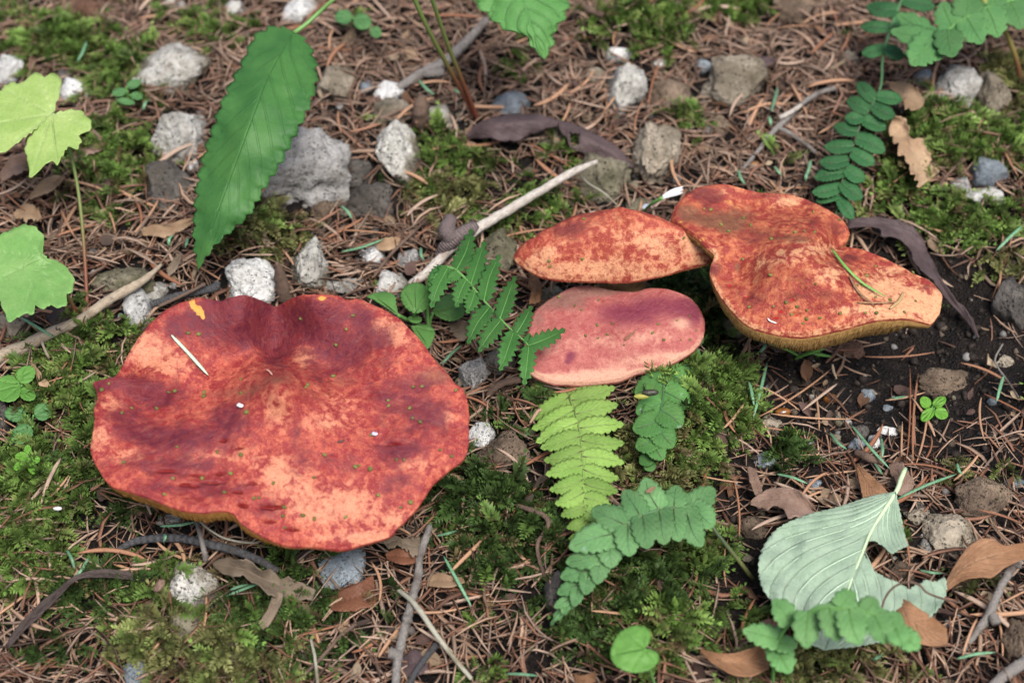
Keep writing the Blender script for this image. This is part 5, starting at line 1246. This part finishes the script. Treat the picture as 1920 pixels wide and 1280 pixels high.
dead('dark purple bark strip curling across the lower moss', z9, [(35,1060),(90,975),(220,835),(310,765),(420,680),(560,645),(700,655),(830,695)], [(50,1085),(110,1015),(250,880),(330,800),(430,705),(560,690),(700,700),(830,715)], D['dark'], (.006, .010, .012, .012, .010, .008), .9, nu=90, seed=19, ragged=.15)
dead('pale brown crumpled leaf under the rim of the largest cap', z9, [(1180,600),(1300,580),(1400,592),(1500,660),(1620,700),(1765,755)], [(1195,640),(1300,690),(1400,705),(1500,770),(1620,812),(1745,820)], D['grey'], (.009, .013, .011, .009), .8, seed=20, ragged=.5, wave=.0075)
dead('small tan leaf scrap hanging in moss below the crumpled leaf', z9, [(1540,770),(1580,790),(1560,860),(1500,960),(1475,985)], [(1520,790),(1500,850),(1460,920),(1445,950),(1470,985)], D['grey'], (.012, .012, .008), .6, seed=21)
dead('brown rusty scrap lying on the crusty pumice', z9, [(860,740),(890,705),(920,705)], [(860,770),(890,765),(920,730)], D['pink'], (.016, .018, .016), .5, seed=22)
dead('pale tan leaf lying in needles below the lobed leaves', z1, [(165,1090),(230,1010),(300,980),(365,985)], [(165,1115),(230,1090),(300,1060),(360,1000)], D['tan'], (.006, .009, .007), .4, seed=23)
dead('whitish shredded leaf in the needles near the picture edge', z1, [(75,1195),(130,1150),(190,1150),(235,1200)], [(90,1220),(130,1225),(190,1230),(230,1235)], D['tan'], (.007, .009, .007), .3, seed=24, ragged=.6)
dead('cream dead leaf lying below the tip of the long leaf', z1, [(920,1265),(1000,1230),(1085,1215)], [(940,1300),(1010,1290),(1085,1240)], D['tan'], (.006, .008, .006), .4, seed=25)
dead('maroon dead leaf among needles above the twig fork', z3, [(395,330),(450,315),(525,335)], [(400,360),(460,372),(520,350)], D['purple'], (.006, .008, .006), .5, seed=26)
dead('orange-brown leaf shreds beneath the rim of the domed cap', z5, [(1050,280),(1090,275),(1120,330),(1110,420)], [(1040,330),(1060,370),(1050,420),(1080,430)], D['brown'], (.008, .010, .006), .5, seed=27, ragged=.4)
dead('brown leaf piece under the foot of the violet clump', z5, [(600,530),(660,520),(720,545)], [(610,590),(670,640),(720,600)], D['grey'], (.005, .007, .005), .4, seed=28)
dead('orange folded leaf behind the foot of the red stem', z4, [(440,470),(470,450),(490,480)], [(440,530),(465,545),(490,530)], D['tan'], (.006, .010, .006), .4, seed=29)
dead('tan curled leaf by the small round-leaved plant', z4, [(160,735),(200,780),(250,840),(285,890)], [(170,760),(200,830),(220,885),(270,895)], D['tan'], (.006, .010, .008), .8, seed=30, ragged=.05)
dead('dark maroon bark flake beneath the lower lobed leaf', z4, [(240,470),(300,430),(370,470),(395,560)], [(260,510),(300,560),(340,580),(390,570)], D['dark'], (.006, .009, .006), .5, seed=31)
dead('tan dead leaf behind the little white stones', z5, [(190,90),(250,60),(330,60)], [(200,130),(260,135),(325,110)], D['tan'], (.006, .008, .006), .4, seed=32)
dead('brown leaf edge poking from the bottom of the picture', zm, [(1300,1225),(1350,1235),(1420,1215)], [(1310,1290),(1360,1300),(1420,1270)], D['brown'], (.006, .008, .006), .5, seed=33)
dead('dark leaf fragment below the grey knotty twig', zm, [(330,1150),(400,1090),(480,1120)], [(340,1240),(420,1240),(485,1200)], D['purple'], (.004, .006, .004), .3, seed=34)
dead('tan petal-like leaf scrap lying among fern and moss', zm, [(1700,205),(1725,190),(1752,182)], [(1700,220),(1730,215),(1752,190)], D['tan'], (.034, .035, .035), .8, seed=35, ragged=.02, nu=20, nv=7)

dead('pale pinkish dead leaf in the needles under the yellow-green lobed leaf', z1, [(0,960),(60,880),(130,860),(190,900)], [(10,1020),(70,980),(130,960),(180,930)], D['pink'], (.006, .010, .006), .5, seed=41, ragged=.3)
dead('broad faded dead leaf behind the slender lobed-leaf stem', z1, [(380,830),(450,790),(540,770),(600,800)], [(390,890),(460,880),(540,850),(600,830)], D['pink'], (.006, .010, .006), .5, seed=42, ragged=.3)
dead('faded dead leaf lying between lobed leaf stem and long leaf tip', z4, [(780,10),(860,-10),(960,0),(1040,-20)], [(800,50),(880,60),(960,50),(1040,10)], D['tan'], (.006, .009, .006), .5, seed=43, ragged=.3)
dead('narrow grey-brown leaf beside the tip of the long leaf', z4, [(930,230),(970,180),(1010,150)], [(940,280),(985,240),(1015,170)], D['grey'], (.008, .010, .008), .6, seed=44, ragged=.2)
# ------------------------------------------------------------------ twigs
B = {}
B['white'] = m_bark('bleached_wood', (.33, .28, .23), (.60, .57, .53), (.22, .16, .12), 14)
B['grey'] = m_bark('grey_twig_bark', (.13, .115, .105), (.29, .27, .25), (.09, .07, .06), 16)
B['dark'] = m_bark('dark_twig_bark', (.035, .035, .037), (.105, .105, .11), (.05, .042, .038), 16, ring=160)
B['tan'] = m_bark('dry_stem_bark', (.27, .21, .15), (.45, .38, .29), (.16, .115, .08), 16)
B['brown'] = m_bark('brown_twig_bark', (.10, .065, .045), (.19, .13, .10), (.07, .045, .035), 14)
B['purple'] = m_bark('purple_flaking_bark', (.11, .085, .085), (.20, .16, .155), (.06, .045, .045), 14, ring=120)
B['pale'] = m_bark('pale_green_twig', (.33, .31, .23), (.47, .46, .38), (.22, .19, .13), 12)
def twig(label, pts, mat, stubs=(), n=60, rough=.22, ns=12, name='twig'):
    pts = [(p[0], p[1], p[2] / 1000, p[3]) for p in pts]
    o = stem(name, pts, B[mat], None, n, ns, rough, label, 'twig')
    for q, mt in stubs:
        stem('side_branch', [(p[0], p[1], p[2] / 1000, p[3]) for p in q], B[mt], o, 24, 10, rough)
    return o
twig('bleached white stick pointing up toward the olive stone', [(768,535,4,8),(800,510,8,9),(850,462,12,9.5),(890,432,15,10),(1000,366,20,8.2),(1070,325,22,7),(1119,303,22,4)], 'white', [([(850,450,16,15),(838,432,18,17),(846,408,19,12)], 'purple'), ([(890,425,16,13),(862,440,17,14),(836,462,13,13),(822,480,9,9)], 'purple')])
twig('grey forked twig lying across needles near the top edge', [(745,166,5,7),(790,138,8,9),(832,118,10,10),(868,85,10,9),(890,62,10,8),(912,38,10,7)], 'grey', [([(795,138,9,8),(815,138,10,8),(833,135,11,8)], 'grey')])
twig('long dry tan stem crossing behind the small leafy plants', [(-25,680,4,13),(40,652,6,13),(100,622,8,11),(150,600,9,10),(205,562,11,9),(245,540,12,9),(270,525,12,7),(290,508,12,5),(303,496,12,3)], 'tan')
twig('dark smooth twig running to the big white stone', [(282,572,6,6),(310,562,8,7),(345,552,9,7),(400,540,9,8),(408,528,10,6)], 'dark')
twig('thin reddish twig lying on the dark smooth twig', [(298,574,10,3),(340,555,13,3.2),(385,532,14,3)], 'brown', n=24)
twig('grey knotty twig standing in needles beside the largest cap', [(806,985,8,5),(798,1010,9,7),(787,1045,8,7),(784,1080,8,8),(772,1125,10,8),(764,1160,11,8.5),(752,1205,11,8.5),(744,1250,10,8),(741,1300,8,8)], 'grey', [([(770,1160,12,9),(756,1163,13,9)], 'grey'), ([(750,1228,11,10),(730,1222,12,11)], 'grey'), ([(768,1178,10,8),(776,1188,9,6)], 'grey')], n=90)
twig('smooth pale twig crossing over the grey knotty one', [(740,1100,8,3.5),(770,1124,13,5),(790,1148,14,5.5),(815,1185,13,5),(845,1225,10,4.5),(884,1272,6,4)], 'pale', rough=.1)
twig('short dark twig near the bottom edge', [(818,1208,6,7),(800,1230,7,6),(780,1258,7,6),(760,1295,6,6)], 'dark')
twig('dark ringed twig lying under the front of the largest cap', [(215,1035,4,5),(250,1016,6,7),(290,1009,8,8),(345,1010,9,8),(400,1022,10,8),(450,1035,10,8),(490,1052,9,8),(522,1072,8,7)], 'dark')
twig('short blue-grey peg leaning over the dark ringed twig', [(369,978,14,4),(376,1005,16,4.5),(382,1030,16,5),(386,1052,12,5)], 'grey', n=24, rough=.06)
twig('thin white rootlet curving under the rim of the largest cap', [(374,977,15,2),(392,992,14,2),(420,1008,12,2),(455,1016,11,2),(485,1017,11,1.8)], 'pale', n=30, rough=.05)
twig('rough grey twig beside the clod at the picture edge', [(1805,1220,4,5),(1830,1185,8,6.5),(1855,1150,11,8),(1872,1110,13,7.5),(1892,1072,14,8),(1912,1045,14,9),(1935,1015,12,9)], 'grey', [([(1862,1155,12,10),(1868,1168,12,9)], 'grey'), ([(1900,1058,15,7),(1915,1060,16,6)], 'grey')])
twig('thin forked grey twig in needles near the upper fern', [(1392,318,4,3),(1420,285,7,4),(1445,252,9,5),(1470,228,11,5.5),(1500,198,11,5),(1535,175,10,5),(1565,166,8,4)], 'grey', [([(1455,238,10,4.5),(1480,250,10,4.5),(1510,270,8,4),(1530,287,5,3.5)], 'grey'), ([(1462,221,13,4.5),(1480,212,14,4.5),(1503,197,14,3.5)], 'white')])
twig('pale stick end in the bottom corner', [(1850,1295,6,9),(1885,1265,8,11),(1925,1238,8,12)], 'grey')
twig('dark wiry tendril looping over the pale broad leaf', [(1651,1147,22,2),(1660,1120,26,2.2),(1676,1100,30,2.2),(1700,1091,32,2.2),(1722,1095,32,2.2),(1738,1110,30,2.2),(1765,1121,26,2.2),(1804,1130,18,2)], 'brown', n=50, rough=.05)
twig('twisted dry stalk in the moss beside the bright fern', [(968,946,8,4),(995,955,10,5),(1020,966,11,5),(1029,980,11,4.5),(1020,998,10,4),(1008,1018,10,4),(1010,1045,8,3.5),(1022,1082,5,3.5)], 'brown')
twig('thin blue-grey rootlet trailing over the dark soil', [(1880,645,6,1.8),(1866,672,7,1.8),(1872,690,7,1.8),(1890,715,7,2),(1910,745,6,2)], 'grey', n=30)
twig('small grey-brown twig stub at the top near the moss cushion', [(1090,14,8,6),(1110,20,10,7),(1132,30,8,7)], 'brown', n=20)
twig('brown root stub between grey stone and dark fern', [(915,742,4,6),(930,726,8,7),(950,716,9,7),(975,712,8,7)], 'brown', n=24)
twig('small dark bark splinter lying in soil above the pale leaf', [(1606,848,6,7),(1630,858,8,8),(1655,866,6,7)], 'brown', n=20)
twig('dark pointed bark splinter upright beside the white stone', [(535,560,4,14),(530,535,12,13),(524,510,20,9),(519,492,26,3)], 'brown', n=24)
twig('dark reddish seed-like bark piece by the thin stems'.replace('seed-like ', ''), [(786,236,3,13),(788,215,12,15),(790,195,18,14),(792,180,22,7)], 'brown', n=20)
twig('fine bare twig fallen across litter left of the white stick'.replace('left of', 'below'), [(700,520,6,2.5),(730,480,8,3),(770,440,9,3),(800,412,9,2.5)], 'brown', n=24)
twig('thin white hair-like stem behind the domed cap', [(1158,385,14,1.5),(1130,360,16,1.5),(1105,345,14,1.5),(1090,330,10,1.4)], 'pale', n=20, rough=.02)
twig('thin brown straw crossing the needles at the bottom', [(560,1275,5,3),(600,1235,7,3.2),(640,1190,8,3.4),(668,1170,8,3.2)], 'brown', n=24)
twig('pale grey withered straw at the bottom edge', [(583,1198,8,2.5),(590,1230,9,3),(596,1280,8,3)], 'pale', n=20)
twig('yellow straw bent against the dry tan stem', [(78,640,12,2.5),(84,655,11,2.5),(92,672,8,2.5)], 'tan', n=12)

# ------------------------------------------------------------------ green needles and grass
gm = m_plain('blue_green_needle', (.075, .19, .10), (.15, .29, .17), 900, .5, .4)
gm2 = m_plain('grass_green', (.10, .27, .05), (.16, .36, .08), 900, .45, .4)
def strip(name, pts, mat, label, cat, group=None, flat=.35):
    P, R = gpath([(a, b, c / 1000, d) for a, b, c, d in pts], 12); R = R * np.array([.5, .85, 1, 1, 1, 1, 1, 1, .95, .85, .65, .2])
    V, F, uv = tube_geo(P, R, 6, flat); return build(name, V, F, mat, None, uv=uv, label=label, cat=cat, group=group)
GN = []
USED = {}
def green_label(a):
    L = min(STONE_AT, key=lambda s: (s[0] - (a[0] + a[2]) / 2) ** 2 + (s[1] - (a[1] + a[3]) / 2) ** 2)[2].split(' ')
    k = USED[' '.join(L)] = USED.get(' '.join(L), 0) + 1
    return ['fresh green needle near the ', 'another green needle near the ', 'third green needle near the ', 'one more green needle near the '][min(k, 4) - 1] + ' '.join(L[:11])
GL = 'short blue-green fresh needle lying on the brown litter'
for a in [(145,115,163,76),(268,206,276,188),(1458,165,1446,210),(1442,218,1446,236),(1384,318,1398,346),(1452,312,1466,330),(1520,300,1509,336),(640,386,660,410),(640,472,720,448),(789,464,796,488),(829,682,866,646),(818,1004,856,994),(832,1042,884,1136),(425,1116,525,1078),(430,1106,470,1094),(136,1086,166,1044),(125,1030,140,1066),(300,986,372,977),(1438,680,1412,784),(1404,715,1414,760),(1596,796,1668,878),(1556,810,1588,842),(1652,820,1654,858),(1882,704,1869,752),(1916,424,1868,470),(1456,888,1514,906),(1684,934,1794,888),(1724,1068,1768,1074),(1794,1234,1866,1222),(1634,1236,1656,1226),(38,594,100,632),(14,702,72,745),(308,1000,306,1016),(700,1050,736,1140) if False else (950,1262,1010,1266),(1795,868,1806,890),(1640,868,1656,890),(1668,746,1700,742),(1425,660,1436,640),(316,460,324,440),(1270,1160,1278,1140) if False else (345,465,352,445),(1390,70,1400,90) if False else (1515,320,1511,340),(720,30,740,70) if False else (785,150,815,178),(850,168,870,172)]:
    GN.append(a); strip('green_needle', [(a[0], a[1], 9, 3.0), ((a[0] + a[2]) / 2 + random.uniform(-3, 3), (a[1] + a[3]) / 2 + random.uniform(-3, 3), 11, 3.3), (a[2], a[3], 9, 3.0)], gm, green_label(a), 'needle', 'fresh green needles on the litter')
t = thing('grass_tuft', 'flat dark green grass blades in shade below the hanging gills', 'grass', on_ground(1495, 665))
for q in ([(1500,668,2,6),(1470,652,10,7),(1445,645,14,4)], [(1490,672,2,5),(1520,660,10,6),(1545,652,14,4)], [(1500,650,4,4),(1530,662,8,5),(1558,668,6,3)], [(1532,672,2,4),(1535,655,12,4),(1533,640,18,3)]):
    P, R = gpath([(a, b, c / 1000, d) for a, b, c, d in q], 12); V, F, uv = tube_geo(P, R, 6, .25); build('blade', V, F, gm2, t, uv=uv)
# white bud
t = thing('flower_bud', 'white closed flower bud on a green stalk between two orange caps', 'flower', on_ground(1210, 392))
stem('flower_stalk', [(1208,395,.012,2.5),(1222,382,.022,2.8),(1242,371,.028,4)], RM['d'], t, 14)
wp = m_plain('white_petal', (.72, .74, .76), (.82, .83, .86), 400, .5, .3, .2)
for dy in (-5, -1, 4):
    leaf('petal', [(1240,371,.027),(1258,363 + dy * .6,.029),(1281,356 + dy * 1.2,.030)], w=[2, 3.2, 3.6, 2.8, .6], mat=wp, parent=t, nu=14, nv=7, curl=.8)
leaf('petal', [(1204,390,.010),(1212,386,.011),(1222,384,.012)], w=[2, 4, 3, .5], mat=m_plain('faded_petal', (.42, .48, .58), (.55, .6, .68), 400), parent=t, nu=8, nv=5)

# ------------------------------------------------------------------ things lying on the caps
pm = m_plain('olive_frass', (.085, .095, .025), (.20, .20, .06), 1500, .7, .2)
pv, pf = ico(2)
PMs = []
for s in range(6):
    q = pv * (1 + .22 * pn(pv * 1.6, 90 + s))[:, None] * np.array([1, .66 + .3 * random.random(), .62]); me = mesh('frass_pellet', q, pf); me.materials.append(pm); PMs.append(me)
def pellet(key, f, a, b, size, label, group):
    px, py = f(a, b); P = cap_point(key, px, py); r = size * .00022
    o = link('frass_pellet', random.choice(PMs), None, None, (P[0], P[1], P[2] + r * .45)); o.scale = (r, r, r); o.rotation_euler = (0, 0, random.uniform(0, 6.28))
    tag(o, label, 'pellet', group)
fA = lambda a, b: (150 + a / 2.415, 520 + b / 2.415); fB = lambda a, b: (900 + a / 3.048, 320 + b / 3.048); fC = lambda a, b: (1240 + a / 3.429, 320 + b / 3.429)
for a, b in [(994,192),(1235,175),(1158,305),(1205,238),(1150,447),(1035,485),(1025,495),(727,458),(728,522),(560,520),(563,542),(400,520),(430,517),(345,592),(238,593),(193,612),(95,512),(130,478),(750,615),(755,608),(1508,496),(1550,495),(1395,556),(1400,580),(1505,634),(1538,655),(1318,712),(1705,510),(1628,782),(1683,812),(1470,823),(1435,825),(1110,803),(1245,858),(1260,852),(1315,865),(1310,870),(680,888),(553,910),(440,768),(625,790),(728,803),(652,973),(380,983),(420,910),(788,1002),(812,997),(925,1042),(922,1078),(928,1132),(1013,1078),(1064,1092),(1208,1087),(878,935),(1060,908),(1455,1040),(1498,1020),(200,838),(492,252),(540,258),(1490,590),(1350,985)]:
    pellet('large', fA, a, b, random.uniform(3.0, 4.6), 'tiny olive-green pellet lying on the largest red cap', 'pellets on the largest cap')
for a, b in [(592,275),(390,522),(404,550),(1168,390),(585,510),(300,360)]:
    pellet('upper', fB, a, b, 3.6, 'tiny olive pellet lying on the domed orange-red cap', 'pellets on the domed cap')
for a, b in [(580,795),(757,873),(672,885),(605,945),(1015,880),(985,928),(1050,970),(1200,830),(1235,910),(1130,855),(1200,970),(680,740),(728,938),(676,957),(823,997),(450,720),(540,772),(655,655),(1148,965)]:
    pellet('lower', fB, a, b, random.uniform(2.2, 3.6), 'tiny dark speck lying on the pinkish cap', 'specks on the pinkish cap')
for a, b in [(320,255),(385,350),(432,392),(705,430),(522,572),(978,258),(858,392),(920,383),(988,395),(1148,320),(530,300),(275,243),(988,730),(720,873),(875,878),(838,925),(935,900),(930,955),(1018,948),(1148,920),(562,878),(912,985),(1265,735),(1298,735),(1320,675),(1383,610),(1380,815),(1472,828),(1640,838),(1628,640),(1310,920),(1385,918),(700,675),(575,350),(1560,912),(800,850)]:
    pellet('right', fC, a, b, random.uniform(2.8, 4.4), 'tiny olive pellet lying on the folded three-lobed cap', 'pellets on the folded cap')
def on_cap(name, key, f, pts, rad, mat, label, cat, flat=.5, lift=.0009):
    P = np.array([cap_point(key, *f(a, b)) for a, b in pts]); P[:, 2] += lift
    P = spline(P, 12); R = rad * .00022 * np.array([.4, .85, 1, 1, 1, 1, 1, 1, .95, .85, .65, .2]); V, F, uv = tube_geo(P, R, 6, flat)
    return build(name, V, F, mat, None, uv=uv, label=label, cat=cat)
on_cap('green_needle', 'large', fA, [(415,272),(500,362),(585,456)], 3.2, m_plain('silvery_green_needle', (.30, .46, .32), (.42, .57, .42), 900, .5), 'single pale green needle lying on the largest red cap', 'needle', lift=.0016)
on_cap('fallen_grass', 'right', fC, [(1095,512),(1180,620),(1300,735),(1445,822)], 3.0, gm2, 'curved green grass blade lying on the folded orange cap', 'grass', lift=.0016)
nb = m_plain('brown_needle_on_cap', (.20, .10, .05), (.34, .19, .10), 900, .6)
on_cap('brown_needle', 'right', fC, [(1212,680),(1262,780),(1372,885)], 2.6, nb, 'straight brown needle under the grass blade on the folded cap', 'needle', lift=.0014)
on_cap('brown_needle', 'right', fC, [(1258,858),(1380,866),(1510,850)], 2.4, nb, 'thin brown needle lying crosswise near the folded cap rim', 'needle', lift=.0014)
on_cap('brown_needle', 'right', fC, [(1465,895),(1530,850),(1562,790)], 3.2, m_plain('ochre_needle', (.30, .20, .09), (.40, .28, .14), 900, .6), 'curved ochre needle lying on the pale lobe of the folded cap', 'needle', lift=.0014)
on_cap('white_speck', 'right', fC, [(682,960),(700,975),(740,992)], 1.6, wp, 'tiny white curl lying near the folded cap rim', 'speck', lift=.001)
on_cap('white_speck', 'large', fA, [(712,580),(722,585),(735,592)], 4.5, wp, 'bright white speck in the middle of the largest cap', 'speck', lift=.001)
on_cap('white_speck', 'large', fA, [(1326,710),(1336,712),(1346,714)], 4.0, m_plain('lilac_speck', (.50, .48, .66), (.62, .6, .76), 900), 'lilac speck on the far side of the largest cap', 'speck', lift=.001)
on_cap('brown_needle', 'lower', fB, [(825,975),(855,950),(885,928)], 2.2, nb, 'short brown bit lying on the middle of the pinkish cap', 'needle', lift=.001)
on_cap('brown_needle', 'large', fA, [(1165,752),(1185,747),(1203,740)], 2.0, m_plain('dark_bit', (.06, .03, .03), (.10, .05, .04), 900), 'short dark bit lying on the largest cap', 'needle', lift=.001)
on_cap('brown_needle', 'large', fA, [(845,418),(858,430),(870,442)], 1.8, m_plain('pink_bit', (.62, .30, .22), (.7, .4, .3), 900), 'short pink splinter at the centre of the largest cap', 'needle', lift=.001)
# ------------------------------------------------------------------ odds and ends on the soil
am = NT('amber_shell'); am.b.inputs['Coat Weight'].default_value = .5; am = am.finish(am.mix(am.step(am.noise(200, 3), .4, .6), (.10, .034, .008), (.24, .09, .015)), .4, .4)
def bead(px, py, rx, ry, mat, label, dz=.0015, name='seed_husk'):
    c = on_ground(px, py, dz); m_ = .00022; V, F = ico(3); W = V * (1 + .08 * pn(V * 1.5, int(px) % 9))[:, None] * np.array([rx, ry, min(rx, ry)]) * m_
    W[:, 2] += .25 * np.clip(V[:, 0], 0, 1) * ry * m_
    return build(name, W + c, F, mat, label=label, cat='seed')
bead(1556, 748, 13, 11, am, 'shiny amber seed husk in the soil below the hanging gills')
bead(1467, 773, 15, 9, am, 'flattened amber seed husk near the small tan-grey stone')
bead(1415, 311, 10, 10, m_plain('brown_bead', (.20, .10, .04), (.36, .20, .10), 400, .4, .4), 'round brown seed at the foot of the thin forked twig')
bead(108, 953, 8, 3.5, wp, 'white fleck caught in the moss below the largest cap', .012, 'white_fleck')
bead(1219, 736, 15, 6, m_plain('black_rot', (.02, .02, .018), (.05, .05, .03), 900, .4), 'black rotten spot on the short mid-green fern', .026, 'rotten_spot')
bead(1203, 743, 14, 5, m_plain('yellow_rot', (.32, .32, .06), (.40, .38, .09), 900, .5), 'yellow patch beside the black spot on the short fern', .025, 'rotten_spot')
